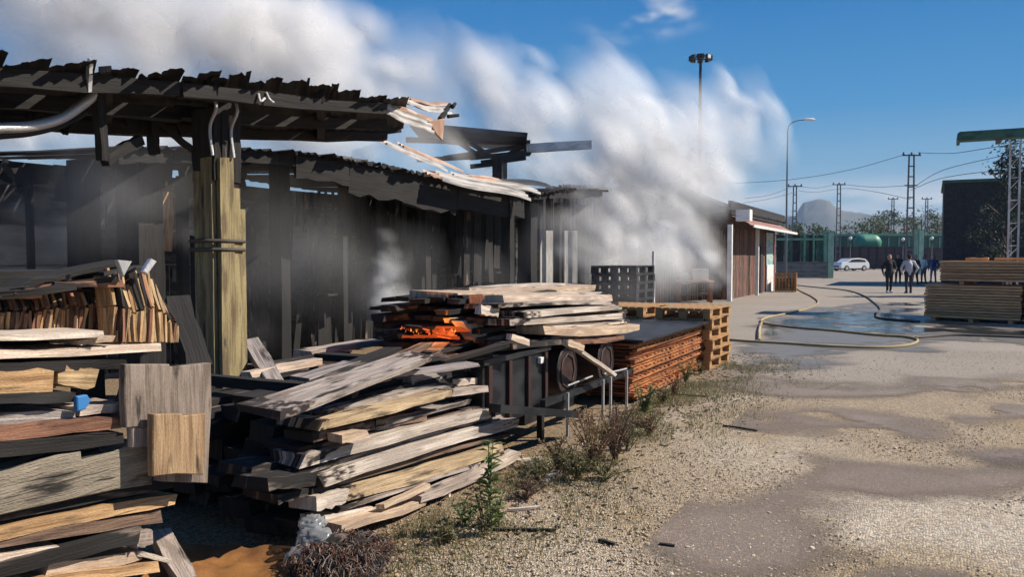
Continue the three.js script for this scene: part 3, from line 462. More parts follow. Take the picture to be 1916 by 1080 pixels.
// PILE B: half burnt beams in the sun
{
  const G = 'beams of the sunlit half-burnt pile', f = (a, m, D = 0.22, o, x = -2.87) => put(facePlank(...a, x + rr(-0.05, 0.03), D, m, o), '', G);
  const L = (o, l) => { o.userData.label = l; };
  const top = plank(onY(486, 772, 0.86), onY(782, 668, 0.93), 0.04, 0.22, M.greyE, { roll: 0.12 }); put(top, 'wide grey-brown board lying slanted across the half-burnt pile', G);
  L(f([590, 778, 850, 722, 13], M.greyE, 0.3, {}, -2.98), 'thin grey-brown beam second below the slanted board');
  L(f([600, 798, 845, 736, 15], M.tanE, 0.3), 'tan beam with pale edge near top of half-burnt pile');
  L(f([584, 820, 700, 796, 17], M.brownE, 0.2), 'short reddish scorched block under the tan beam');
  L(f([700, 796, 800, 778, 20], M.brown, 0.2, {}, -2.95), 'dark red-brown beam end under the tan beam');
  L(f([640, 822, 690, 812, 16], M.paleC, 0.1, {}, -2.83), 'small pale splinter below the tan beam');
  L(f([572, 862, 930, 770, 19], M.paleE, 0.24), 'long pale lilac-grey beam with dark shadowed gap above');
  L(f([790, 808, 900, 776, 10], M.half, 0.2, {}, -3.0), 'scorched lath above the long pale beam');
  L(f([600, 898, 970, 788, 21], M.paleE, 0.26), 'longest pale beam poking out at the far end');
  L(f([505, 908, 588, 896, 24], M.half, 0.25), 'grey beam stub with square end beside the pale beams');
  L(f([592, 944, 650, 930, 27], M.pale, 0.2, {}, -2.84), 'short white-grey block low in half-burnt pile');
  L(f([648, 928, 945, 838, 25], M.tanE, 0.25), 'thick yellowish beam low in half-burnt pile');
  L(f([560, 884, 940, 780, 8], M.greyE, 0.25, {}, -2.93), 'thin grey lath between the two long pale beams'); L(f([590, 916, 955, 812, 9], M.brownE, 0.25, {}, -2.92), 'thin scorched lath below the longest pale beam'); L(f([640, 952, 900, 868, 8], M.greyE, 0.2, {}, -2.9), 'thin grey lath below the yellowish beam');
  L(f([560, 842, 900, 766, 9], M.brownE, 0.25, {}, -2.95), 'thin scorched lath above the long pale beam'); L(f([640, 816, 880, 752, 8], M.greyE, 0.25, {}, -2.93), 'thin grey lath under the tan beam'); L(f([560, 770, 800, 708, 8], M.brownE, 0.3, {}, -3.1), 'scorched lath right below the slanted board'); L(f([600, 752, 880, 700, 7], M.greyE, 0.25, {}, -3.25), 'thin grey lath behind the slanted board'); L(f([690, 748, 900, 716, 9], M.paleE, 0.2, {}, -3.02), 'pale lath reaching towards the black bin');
  L(f([520, 934, 600, 918, 16], M.half, 0.25, {}, -2.95), 'scorched stub below the grey beam stub'); L(f([470, 884, 560, 868, 18], M.half, 0.25, {}, -3.1), 'scorched stub above the grey beam stub');
  L(f([606, 974, 700, 952, 12], M.pale, 0.15), 'thin pale lath under the white-grey block');
  L(f([640, 990, 800, 942, 14], M.paleC, 0.14, {}, -2.82), 'pinkish lath touching the ground beside plastic bundle');
  L(f([718, 950, 806, 910, 8], M.paleC, 0.05, {}, -2.8), 'thin pinkish stick under the yellowish beam');
  L(f([790, 936, 905, 890, 13], M.greyB, 0.12, {}, -2.82), 'grey lath on the soil beneath the yellowish beam');
  L(f([858, 910, 975, 852, 14], M.pale, 0.12, {}, -2.84), 'pale lath jutting out beyond the yellowish beam');
  L(f([842, 908, 842, 940, 9], M.pale, 0.03, { seg: 2 }, -2.78), 'upright thin stick propped under the pile');
  L(f([690, 732, 830, 712, 30], M.half, 0.4, {}, -3.1), 'dark scorched board under the slanted board');
  L(f([770, 712, 845, 700, 16], M.greyC, 0.3, {}, -3.05), 'grey plank end next to the dark scorched board');
  L(f([860, 716, 925, 712, 12], M.pale, 0.2, {}, -3.0), 'small grey plank end beside the black bins');
  L(f([848, 735, 915, 728, 12], M.greyB, 0.2, {}, -2.95), 'grey plank end under its neighbour beside the black bins');
  L(f([745, 690, 930, 664, 10], M.brown, 0.35, {}, -3.4), 'brown board on the top rear of half-burnt pile');
  L(f([470, 702, 606, 676, 12], M.paleB, 0.08, {}, -4.1), 'pale lath lying in the smoke beside timber post');
  L(f([585, 662, 720, 640, 10], M.greyB, 0.2, {}, -4.6), 'grey lath lying inside the smoky shed');
  L(f([480, 748, 520, 752, 14], M.pale, 0.1, {}, -3.8), 'small pale scrap behind the slanted board');
  put(plank(onX(470, 640, -4.6), onX(540, 760, -3.7), 0.06, 0.12, M.greyC), 'long grey board propped up in the smoke beside timber post', G);
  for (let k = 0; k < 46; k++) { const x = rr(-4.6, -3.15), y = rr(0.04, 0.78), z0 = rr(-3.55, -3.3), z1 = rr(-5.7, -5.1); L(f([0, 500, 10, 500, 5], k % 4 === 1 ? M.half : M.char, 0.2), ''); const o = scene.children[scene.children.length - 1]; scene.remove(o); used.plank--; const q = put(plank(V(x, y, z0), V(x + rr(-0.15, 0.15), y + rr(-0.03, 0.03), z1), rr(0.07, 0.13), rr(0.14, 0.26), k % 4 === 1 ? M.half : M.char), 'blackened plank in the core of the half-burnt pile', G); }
  for (let k = 0; k < 14; k++) { const z = rr(-5.5, -3.6), x = rr(-3.6, -3.0); put(plank(V(x, rr(0.8, 0.9), z), V(x + rr(-0.5, 0.5), rr(0.82, 0.95), z - rr(0.4, 1.1)), 0.03, rr(0.08, 0.16), [M.half, M.brown, M.greyC, M.char][k % 4]), 'loose scorched offcut strewn on the half-burnt pile', G, 'offcut'); }
  for (let k = 0; k < 8; k++) put(plank(V(-3.0, 0.2 + 0.2 * (k % 4), -3.75 - 1.3 * (k >> 2)), V(-4.4, 0.2 + 0.2 * (k % 4), -3.75 - 1.3 * (k >> 2)), 0.06, 0.09, M.char, { seg: 2 }), 'charred cross bearer between layers of the half-burnt pile', G, 'bearer');
}
// PILE C: planks on top of the bins, burning at one end
{
  const G = 'planks of the burning stack', x = -2.9, f = (a, m, D, l, xx = x) => put(facePlank(...a, xx + rr(-0.03, 0.03), D, m), l, G);
  f([858, 554, 1114, 540, 11], M.paleC, 0.5, 'long tan plank on top of the burning stack', -3.5);
  f([880, 546, 1100, 536, 8], M.greyB, 0.4, 'grey plank topmost in the burning stack', -3.8);
  f([940, 562, 1146, 558, 12], M.paleB, 0.35, 'broad pale plank second from top of the burning stack', -3.1);
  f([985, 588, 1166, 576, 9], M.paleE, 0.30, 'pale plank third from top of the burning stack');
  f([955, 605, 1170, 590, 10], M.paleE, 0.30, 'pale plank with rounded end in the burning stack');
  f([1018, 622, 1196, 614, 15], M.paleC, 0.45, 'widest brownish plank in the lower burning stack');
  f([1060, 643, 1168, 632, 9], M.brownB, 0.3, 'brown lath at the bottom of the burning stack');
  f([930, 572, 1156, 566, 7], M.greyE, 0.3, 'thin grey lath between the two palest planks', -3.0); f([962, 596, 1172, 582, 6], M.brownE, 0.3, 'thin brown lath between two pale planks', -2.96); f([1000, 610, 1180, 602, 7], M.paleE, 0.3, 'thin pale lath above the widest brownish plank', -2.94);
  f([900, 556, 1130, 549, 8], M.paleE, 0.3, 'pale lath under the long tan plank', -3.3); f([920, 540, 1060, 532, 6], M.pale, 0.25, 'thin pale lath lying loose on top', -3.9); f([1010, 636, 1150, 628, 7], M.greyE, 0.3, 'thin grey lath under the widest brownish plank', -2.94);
  f([958, 646, 1060, 640, 12], M.half, 0.3, 'scorched plank at the bottom of the burning stack');
  f([900, 580, 934, 584, 18], M.pale, 0.05, 'pale broken splinter at the burnt end of stack', -3.05);
  f([840, 600, 906, 594, 8], M.paleD, 0.05, 'yellowish stick above the flames', -3.4);
  put(faceSlab([[866, 602], [894, 599], [912, 620], [906, 634], [890, 636]], -3.25, 0.1, M.paleB, 'plank', null, {}), 'pale plank end with black crack beside the flames', G);
  f([958, 630, 990, 642, 12], M.paleB, 0.05, 'short pale stick under the burning stack', -2.8);
  put(plank(onX(1056, 640, -2.78), onX(1150, 702, -2.7), 0.035, 0.05, M.pale), 'pale stick hanging diagonally in front of the drums', G);
  put(plank(onX(1058, 640, -2.77), onX(1088, 652, -2.74), 0.06, 0.05, M.paleC), 'short tan stub on the diagonal stick', G);
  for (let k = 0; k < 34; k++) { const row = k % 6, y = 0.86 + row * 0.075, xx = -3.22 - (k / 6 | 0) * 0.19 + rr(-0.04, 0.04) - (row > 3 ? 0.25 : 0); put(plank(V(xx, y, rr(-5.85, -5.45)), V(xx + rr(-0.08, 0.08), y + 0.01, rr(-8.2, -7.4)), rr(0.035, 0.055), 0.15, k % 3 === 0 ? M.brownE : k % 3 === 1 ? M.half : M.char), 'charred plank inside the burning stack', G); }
  // embers and flames between the charred ends
  const fire = thing('flame', 'orange flames licking the charred end of the plank stack', 'fire');
  const fm = new THREE.MeshStandardMaterial({ color: C(0.2, 0.03, 0.01), emissive: C(1, 0.15, 0.025), emissiveIntensity: 0.55, roughness: 1 }), fm2 = new THREE.MeshStandardMaterial({ color: C(0.2, 0.05, 0.01), emissive: C(1, 0.34, 0.07), emissiveIntensity: 0.75, roughness: 1 }), em = new THREE.MeshStandardMaterial({ color: C(0.05, 0.01, 0.005), emissive: C(0.55, 0.075, 0.014), emissiveIntensity: 0.5, roughness: 1 });
  const tongue = (a, len, r, m) => { const g = new THREE.LatheGeometry([[0, 0], [0.7, 0.1], [1, 0.25], [0.75, 0.5], [0.35, 0.78], [0, 1]].map(([q, y]) => new THREE.Vector2(q * r, y * len)), 7), p = g.attributes.position; const s = R() * 9; for (let i = 0; i < p.count; i++) { const t = p.getY(i) / len; p.setX(i, p.getX(i) + Math.sin(t * 3 + s) * r * 0.8 * t); p.setZ(i, p.getZ(i) + Math.cos(t * 4 + s) * r * 0.6 * t); } g.computeVertexNormals(); const o = mesh('flame_tongue', g, m, fire); o.position.copy(a); o.rotation.set(rr(-0.3, 0.3), rr(0, 6), rr(-0.5, 0.5)); };
  for (let k = 0; k < 46; k++) { const t = R(), p = atD(lerp(750, 850, t), lerp(618, 626, t) + rr(-5, 6), lerp(6.8, 6.3, t) + rr(-0.05, 0.05)); tongue(p, rr(0.010, 0.030) * (1 + t * 0.5), rr(0.003, 0.008), R() < 0.15 + 0.5 * Math.max(0, t - 0.6) ? fm2 : fm); }
  for (let k = 0; k < 14; k++) { const t = R(), a = atD(lerp(746, 830, t), 614 + rr(-4, 16), lerp(6.75, 6.4, t)); plank(a, a.clone().add(V(rr(0.1, 0.28), rr(-0.015, 0.015), rr(-0.1, 0.1))), rr(0.008, 0.022), 0.02, k % 3 ? em : fm, { name: 'glowing_ember', parent: fire, seg: 4, rough: 2 }); }
  const lamp = new THREE.PointLight(C(1, 0.35, 0.08), 0.3); lamp.name = 'fire_glow'; lamp.position.copy(atD(812, 606, 6.25)); lamp.castShadow = true; fire.add(lamp);
}
// bins, drums and rack under it
{
  const b = thing('steel_bin', 'black steel bin under the burning stack', 'bin'), zc = (onX(890, 700, -2.95).z + onX(1040, 700, -2.95).z) / 2, len = 1.15;
  box(0.9, 0.5, len, M.steelDark, 'body', b, -3.42, 0.54, zc); box(0.95, 0.04, len + 0.05, M.steelDark, 'rim', b, -3.42, 0.81, zc); box(0.03, 0.05, 0.06, M.white, 'paper_tag', b, -2.95, 0.72, zc - 0.4);
  for (const dz of [-0.5, -0.17, 0.17, 0.5]) box(0.03, 0.48, 0.05, M.drum, 'rib', b, -2.955, 0.54, zc + dz);
  for (const dz of [-0.5, 0.5]) for (const dx of [-0.85, -0.02]) box(0.05, 0.29, 0.05, M.steelDark, 'leg', b, -2.98 + dx, 0.145, zc + dz);
  const ch = put(plank(onX(926, 764, -2.8), onX(1082, 776, -2.75), 0.06, 0.1, M.steelDark, { rough: 0.1 }), 'black steel channel lying before the bin', null, 'steel channel'); ch.name = 'steel_channel';
  const drums = [[1060, 694, 0.215], [1132, 676, 0.22], [1196, 662, 0.2]];
  drums.forEach(([u, v, r], k) => { const c = onX(u, v, -2.95), o = thing('drum', ['dark red drum on its side next to the black bin', 'dark red drum on its side between two others', 'dark red drum on its side next to the orange panels'][k], 'drum', c, 0, 'drums on the rack');
    const body = mesh('body', new THREE.CylinderGeometry(r, r, 0.85, 10), M.drum, o); body.rotation.z = Math.PI / 2; body.position.x = -0.42; for (const x of [0.0, -0.28, -0.56]) { const h = mesh('hoop', new THREE.TorusGeometry(r + 0.004, 0.012, 6, 20), M.steelDark, o); h.rotation.y = Math.PI / 2; h.position.x = x; }
    const lid = mesh('lid_rim', new THREE.TorusGeometry(r * 0.72, 0.007, 6, 8), M.steelPale, o); lid.rotation.y = Math.PI / 2; lid.position.x = 0.012; lid.material = M.hoseDark; });
  const rk = thing('steel_rack', 'low steel rack with pale legs carrying the drums', 'rack'), z0 = onX(1030, 700, -2.85).z, z1 = onX(1205, 700, -2.85).z;
  for (const x of [-2.9, -3.7]) box(0.05, 0.06, z0 - z1 + 0.1, M.steelDark, 'rail', rk, x, 0.36, (z0 + z1) / 2);
  for (const u of [1062, 1128, 1142, 1172]) { const p = onX(u, 740, -2.84); box(0.022, 0.40, 0.022, M.steelPale, 'leg', rk, p.x, 0.2, p.z); box(0.05, 0.33, 0.05, M.steelDark, 'rear_leg', rk, -3.7, 0.165, p.z); }
  rod(onX(1062, 722, -2.84), onX(1108, 704, -2.9), 0.009, 0.009, M.steelPale, 'brace', rk, 6); rod(onX(1130, 700, -2.84), onX(1172, 690, -2.84), 0.009, 0.009, M.steelPale, 'brace', rk, 6);
  box(0.7, 0.34, 1.3, M.steelDark, 'back_panel', rk, -3.75, 0.17, (z0 + z1) / 2);
}
// orange panels
{
  const z0 = onX(1182, 700, -2.87).z, z1 = onX(1322, 660, -2.87).z, L = z0 - z1, proto = thing('orange_panel', 'thin orange slatted panel in the tall flat stack', 'panel', V(0, 0, 0), 0, 'stacked orange panels');
  const rail = plankGeo(L, 0.026, 0.05, 0.3), cross = bx(1.15, 0.02, 0.09);
  for (const x of [0, -0.55, -1.1]) { const r = mesh('rail', rail, M.orange, proto); r.rotation.y = Math.PI / 2; r.position.set(x, 0, 0); }
  for (let k = 0; k < 22; k++) { const c = mesh('slat', cross, k % 3 ? M.orange : M.red, proto); c.position.set(-0.55 + rr(-0.008, 0.012), 0.020, (k / 21 - 0.5) * (L - 0.1)); }
  for (let k = 0; k < 15; k++) { const o = k ? proto.clone() : proto; if (k) { o.name = numbered('orange_panel'); scene.add(o); } const tone = [M.orange, M.orangeB, M.orangeC, M.orange][Math.floor(hash(k, 4, 12) * 4)]; o.children.forEach((c, q) => { if (c.name === 'rail') c.material = tone; }); o.position.set(-2.9 + rr(-0.035, 0.035), 0.05 + k * 0.041, (z0 + z1) / 2 + rr(-0.07, 0.07)); o.rotation.y = rr(-0.008, 0.008); }
  const lid = put(plank(V(-3.4, 0.69, z0), V(-3.4, 0.69, z1 - 0.1), 0.025, 1.3, M.steelDark, { rough: 0.2 }), 'dark flat sheet covering the orange panels', null, 'sheet'); lid.name = 'cover_sheet';
  const wr = thing('wrapped_pack', 'small pack in white plastic film on the dark cover sheet', 'pack', V(-3.75, 0.705, z0 - 0.4)); { const g = new THREE.IcosahedronGeometry(0.16, 3), p = g.attributes.position; for (let i = 0; i < p.count; i++) { const k = 0.8 + 0.5 * hash(Math.round(p.getX(i) * 60), Math.round(p.getY(i) * 60), Math.round(p.getZ(i) * 60)); p.setXYZ(i, p.getX(i) * k * 1.4, Math.max(0, p.getY(i) * k * 0.8 + 0.08), p.getZ(i) * k); } g.computeVertexNormals(); mesh('film', g, M.white, wr); mesh('pack', bx(0.3, 0.1, 0.22, 0, 0.05, 0), M.steelPale, wr); }
}
// pallets
function palletProto(name, mat, label, group) {
  const p = thing(name, label, 'pallet', V(0, 0, 0), 0, group), deck = bx(0.10, 0.02, 1.2), cross = bx(0.8, 0.02, 0.11), blk = bx(0.10, 0.08, 0.13);
  for (let k = 0; k < 7; k++) { const d = mesh('deck_board', deck, mat, p); d.position.set(0.35 - (k / 6) * 0.7, 0.134, 0); }
  for (const z of [-0.545, 0, 0.545]) { const c = mesh('stringer_board', cross, mat, p); c.position.set(0, 0.112, z); for (const x of [-0.35, 0, 0.35]) { const b = mesh('block', blk, mat, p); b.position.set(x, 0.061, z * 0.985); } }
  for (const x of [-0.35, 0, 0.35]) { const c = mesh('base_board', deck, mat, p); c.position.set(x, 0.011, 0); }
  return p;
}
{
  const c = onX(1347, 650, -2.75), P = palletProto('pallet', M.palletWood, 'new orange-brown wooden pallet in the stack beyond the orange panels', 'new wooden pallets');
  for (let k = 0; k < 6; k++) { const o = k ? P.clone() : P; if (k) { o.name = numbered('pallet'); scene.add(o); } o.position.set(-3.15 + rr(-0.03, 0.03), k * 0.146, c.z + 0.06 + rr(-0.03, 0.03)); o.rotation.y = rr(-0.03, 0.03); }
  const row2 = P.clone(); row2.name = numbered('pallet'); scene.add(row2); row2.position.set(-4.1, 0.73, c.z + 0.1); tag(row2, 'topmost pallet of the rear row behind the new pallets', 'pallet', 'rear pallets');
  for (let k = 0; k < 5; k++) { const o = P.clone(); o.name = numbered('pallet'); scene.add(o); o.position.set(-4.1 + rr(-0.03, 0.03), k * 0.146, c.z + 0.1); tag(o, 'wooden pallet in the rear row behind the new pallets', 'pallet', 'rear pallets'); }
  for (let k = 0; k < 5; k++) { const o = P.clone(); o.name = numbered('pallet'); scene.add(o); o.position.set(-5.05 + rr(-0.03, 0.03), k * 0.146, c.z + 0.3); tag(o, 'wooden pallet in the third row next to the black pallets', 'pallet', 'third row pallets'); }
  const b = atD(1166, 560, 14.2), B = palletProto('black_pallet', M.steelDark, 'black plastic pallet in the tall stack by the smoke', 'stacked black pallets');
  for (let k = 0; k < 10; k++) { const o = k ? B.clone() : B; if (k) { o.name = numbered('black_pallet'); scene.add(o); } o.position.set(b.x + rr(-0.03, 0.03), k * 0.146, b.z + rr(-0.03, 0.03)); o.rotation.y = 0.05; }
}

// ------------------------------------------------------------------ brown hut and yard furniture in the smoke
{
  const hutRed = tint(M.clad, 1.9, 1.15, 1.2), h = thing('timber_hut', 'brown timber hut with white posts and a reddish lean-to roof', 'hut'), x = -6.75;
  const zA = onX(1362, 520, x).z, zB = onX(1452, 520, x).z, L = zA - zB, zc = (zA + zB) / 2;
  box(3.4, 3.3, L, M.clad, 'wall', h, x - 1.78, 1.65, zc);
  for (let k = 0; k < 30; k++) box(0.03, 2.75, L / 30 - 0.02, k % 4 === 1 ? hutRed : k % 3 ? M.clad : M.brown, 'wall_board', h, x - 0.06 + rr(-0.008, 0.008), 1.38, zA - (k + 0.5) * (L / 30));
  for (let k = 0; k < 17; k++) box(0.18, 2.75, 0.03, k % 3 ? M.clad : M.brown, 'wall_board', h, x - 0.2 - k * 0.2, 1.38, zA + 0.03);
  for (const [u, w, m] of [[1365, 0.16, M.white], [1416, 0.13, M.white]]) { const p = onX(u, 500, x + 0.25); box(w, 2.8, w, m, 'post', h, p.x, 1.4, p.z); }
  box(0.1, 2.7, 0.1, M.lumber, 'post', h, x + 0.1, 1.35, zA + 0.25);
  box(0.05, 2.1, 0.5, M.darkWall, 'door', h, x - 0.01, 1.05, onX(1424, 500, x).z);
  { const p = onX(1440, 470, x + 0.02), q = onX(1440, 520, x + 0.02); box(0.04, 1.5, 1.7, M.teal, 'teal_panel', h, x, 2.0, p.z); box(0.05, 1.25, 1.7, M.white, 'pale_panel', h, x + 0.012, 0.63, q.z); }
  const roof = mesh('lean_to_roof', M.corrugated(V(x + 0.9, 2.78, zA + 0.1), V(x + 0.9, 2.78, zB - 0.1), V(x - 0.1, 3.25, zA + 0.1), V(x - 0.1, 3.25, zB - 0.1), 20, 0.02), M.roofRed, h); M.roofRed.side = THREE.DoubleSide;
  box(0.05, 0.10, L + 0.2, M.white, 'gutter', h, x + 0.93, 2.76, zc); box(0.5, 0.42, 0.5, M.white, 'sign_box', h, x + 0.6, 3.15, zA + 0.2);
  mesh('upper_roof', M.corrugated(V(x + 0.2, 3.35, zA + 0.6), V(x + 0.2, 3.35, zB - 1.2), V(x - 2.2, 4.5, zA + 0.6), V(x - 2.2, 4.1, zB - 1.2), 30, 0.03), M.steelDark, h); mesh('upper_roof', M.corrugated(V(x - 2.2, 4.5, zA + 0.6), V(x - 2.2, 4.1, zB - 1.2), V(x - 4.6, 3.35, zA + 0.6), V(x - 4.6, 3.35, zB - 1.2), 30, 0.03), M.steelDark, h); M.steelDark.side = THREE.DoubleSide;
  box(0.12, 0.5, L + 1.6, M.darkWall, 'fascia', h, x + 0.12, 3.45, zc - 0.4);
  // fence of brown boards running back into the smoke
  const fence = thing('board_fence', 'brown board fence half lost in the smoke beside the hut', 'fence');
  for (let k = 0; k < 28; k++) { const p = atD(1352 - k * 4.6, 520, lerp(31, 28, k / 28)); box(0.14, rr(1.9, 2.1), 0.03, k % 3 ? M.clad : M.brown, 'board', fence, p.x, 1, p.z); }
  const wp = atD(1222, 520, 20); tag(rod(V(wp.x, 0, wp.z), V(wp.x, 1.75, wp.z), 0.05, 0.04, M.white, 'white_post'), 'thin white post standing in the smoke', 'post');
  const bench = thing('saw_bench', 'saw bench with white housing and brown legs in the smoke', 'workbench', onY(1298, 566, 0), 0.4);
  box(1.3, 0.06, 0.8, M.lumber, 'table', bench, 0, 0.75, 0); for (const [a, b] of [[-0.55, -0.3], [0.55, -0.3], [-0.55, 0.3], [0.55, 0.3]]) box(0.09, 0.72, 0.09, M.orange, 'leg', bench, a, 0.36, b); box(0.55, 0.42, 0.4, M.white, 'housing', bench, 0.2, 0.99, 0); mesh('blade', new THREE.CylinderGeometry(0.22, 0.22, 0.01, 24).rotateX(Math.PI / 2), M.steelPale, bench).position.set(-0.3, 0.85, 0); box(0.9, 0.05, 0.5, M.brown, 'shelf', bench, 0, 0.3, 0);
  const scrap = thing('plastic_scrap', 'white crumpled plastic scrap on the ground in the smoke', 'plastic', onY(1238, 560, 0)); { const g = new THREE.ConeGeometry(0.22, 0.5, 9, 4), p = g.attributes.position; for (let i = 0; i < p.count; i++) p.setX(i, p.getX(i) * (0.6 + 0.8 * hash(i, 4, 4))); g.translate(0, 0.25, 0); g.computeVertexNormals(); mesh('film', g, M.white, scrap); }
  const crate = thing('slatted_crate', 'orange-brown slatted crate next to the teal panel of the hut', 'crate', onY(1470, 546, 0), 0.1);
  for (let k = 0; k < 7; k++) { box(0.08, 0.86, 0.03, M.palletWood, 'slat', crate, -0.42 + k * 0.14, 0.46, 0.45); box(0.03, 0.86, 0.08, M.palletWood, 'slat', crate, 0.45, 0.46, -0.42 + k * 0.14); }
  for (const y of [0.12, 0.84]) { box(0.96, 0.09, 0.03, M.palletWood, 'rail', crate, 0, y, 0.415); box(0.03, 0.09, 0.96, M.palletWood, 'rail', crate, 0.415, y, 0); } box(0.9, 0.6, 0.9, M.brown, 'load', crate, -0.02, 0.36, -0.03);
}
// ------------------------------------------------------------------ far side of the yard
{
  const dark = thing('panel_fence', 'dark green panel fence on a low grey wall behind the hut', 'fence'), zf = (u0, u1, v0, v1, d, m, n, par, th = 0.2) => { const a = atD(u0, v1, d), b = atD(u1, v0, d), w = (u1 - u0) * d / PX, hh = Math.abs(b.y - a.y), o = box(w, hh, th, m, n, par, (a.x + b.x) / 2, (a.y + b.y) / 2, (a.z + b.z) / 2); o.rotation.y = YAW; return o; };
  for (let k = 0; k < 6; k++) zf(1452 + k * 15, 1466 + k * 15, 440, 494, 62, k % 2 ? M.greenDark : M.darkWall, 'panel', dark, 0.08);
  zf(1452, 1545, 490, 520, 61, M.poleConcrete, 'low_wall', dark, 0.25); for (const u of [1503, 1520]) zf(u, u + 3, 436, 494, 61.8, M.greenPaint, 'fence_post', dark, 0.1); zf(1452, 1545, 446, 450, 61.9, M.greenPaint, 'rail', dark, 0.06);
  for (const [u, w, v0, d, l] of [[1549, 17, 436, 62, 'pale green gate pillar beside the white car'], [1718, 14, 432, 76, 'pale green gate pillar behind the group of people']]) { const b = atD(u, 482, d), hgt = 1.6 + ((482 - v0) / PX) * d, t = thing('gate_pillar', l, 'pillar', V(b.x, 0, b.z), YAW, 'green gate pillars'); box(w * d / PX * 0.62, hgt, 0.5, M.greenPale, 'shaft', t, 0.1, hgt / 2, 0); box(w * d / PX * 0.38, hgt - 0.05, 0.45, M.greenPaint, 'shaft_side', t, -w * d / PX * 0.42, hgt / 2 - 0.02, 0); box(w * d / PX + 0.1, 0.12, 0.6, M.greenPaint, 'cap', t, 0, hgt + 0.06, 0); }
  const wag = thing('freight_wagon', 'long dark freight wagon with a rusty side behind the white car', 'wagon'); zf(1556, 1705, 462, 500, 108, M.wagon, 'body', wag, 2.6); for (let k = 0; k < 9; k++) zf(1560 + k * 16, 1562 + k * 16, 463, 499, 106.6, M.darkWall, 'rib', wag, 0.1); zf(1556, 1705, 500, 503, 107, M.steelDark, 'underframe', wag, 2); for (const u of [1575, 1600, 1660, 1685]) { const c = atD(u, 504, 106.4), w = mesh('wheel', new THREE.CylinderGeometry(0.45, 0.45, 0.15, 16).rotateX(Math.PI / 2), M.steelDark, wag); w.position.set(c.x, 0.45, c.z); w.rotation.y = YAW; }
  const gw = thing('green_wagon', 'dark green covered wagon behind the gate pillars', 'wagon'); zf(1560, 1770, 442, 464, 116, M.greenDark, 'body', gw, 2.8); zf(1560, 1770, 438, 442, 116, M.greenPaint, 'roof_edge', gw, 3.0); for (let k = 0; k < 11; k++) zf(1566 + k * 19, 1568 + k * 19, 444, 463, 114.5, M.greenPaint, 'rib', gw, 0.1); zf(1560, 1770, 464, 504, 116, M.wagon, 'lower_body', gw, 2.4);
  const tc = atD(1622, 450, 110), tank = thing('green_tank', 'bright green rounded tank behind the freight wagon', 'tank', V(tc.x, 0, tc.z)); const tb = mesh('shell', new THREE.CapsuleGeometry(1.2, 1.3, 6, 20).rotateZ(Math.PI / 2), plain(0.04, 0.22, 0.14, 0.5), tank); tb.position.y = tc.y - 0.35; tb.rotation.y = YAW; for (const s of [-1, 1]) box(0.3, tc.y - 0.9, 1.6, M.greenDark, 'support', tank, s * 0.9, (tc.y - 0.9) / 2, 0);
  for (const [u, v] of [[1590, 446], [1688, 448], [1742, 446]]) { const c = atD(u, 482, 100), t = thing('signal_post', 'short signal post with a pale round head by the wagons', 'signal', V(c.x, 0, c.z), 0, 'signal posts'), y = 1.6 + ((482 - v) / PX) * 100; rod(V(0, 0, 0), V(0, y, 0), 0.06, 0.05, M.poleConcrete, 'post', t); const b = mesh('head', new THREE.SphereGeometry(0.2, 14, 10), M.white, t); b.position.y = y; box(0.5, 0.12, 0.3, M.steelDark, 'bracket', t, 0, y - 0.5, 0); }
  // buildings at the right edge of the yard
  const hall = thing('dark_hall', 'tall black windowless shed behind the lumber stacks', 'building'), hc = atD(1766, 343, 46);
  box(14, hc.y, 8, M.darkWall, 'wall', hall, hc.x + 7, hc.y / 2, hc.z - 4); for (let k = 0; k < 40; k++) box(0.06, hc.y - 0.1, 0.06, M.darkWall, 'cladding_rib', hall, hc.x + 0.1 + k * 0.35, hc.y / 2, hc.z + 0.02); box(14.3, 0.16, 8.3, M.greenDark, 'roof_edge', hall, hc.x + 7.05, hc.y + 0.08, hc.z - 4);
  const cp = thing('steel_canopy', 'green flat steel canopy on pale lattice posts over the lumber', 'canopy'), a = atD(1795, 257, 23), y = a.y;
  box(14, 0.10, 1.3, M.greenDark, 'deck', cp, a.x + 7, y + 0.06, a.z - 0.65); { const f = box(14.05, 0.25, 0.08, M.greenDark, 'fascia', cp, a.x + 7, y + 0.02, a.z + 0.05); } box(0.08, 0.2, 1.3, M.greenDark, 'end_fascia', cp, a.x - 0.02, y + 0.02, a.z - 0.62);
  for (let k = 0; k < 7; k++) box(0.12, 0.12, 1.2, M.steelDark, 'beam', cp, a.x + 1 + k * 2, y - 0.05, a.z - 0.66);
  const b0 = atD(1903, 482, 21.5); b0.z = a.z - 0.5; for (const o of [-0.12, 0.12]) box(0.05, y - 0.12, 0.05, M.steelPale, 'post_chord', cp, b0.x + o, (y - 0.12) / 2, b0.z); for (let k = 0; k < 15; k++) rod(V(b0.x - 0.12, k * 0.32, b0.z), V(b0.x + 0.12, k * 0.32 + (k % 2 ? 0.3 : 0.02), b0.z), 0.015, 0.015, M.steelPale, 'lacing_bar', cp, 5); box(0.3, y - 0.1, 0.3, M.steelPale, 'post', cp, a.x + 10, (y - 0.1) / 2, a.z - 0.6);
}
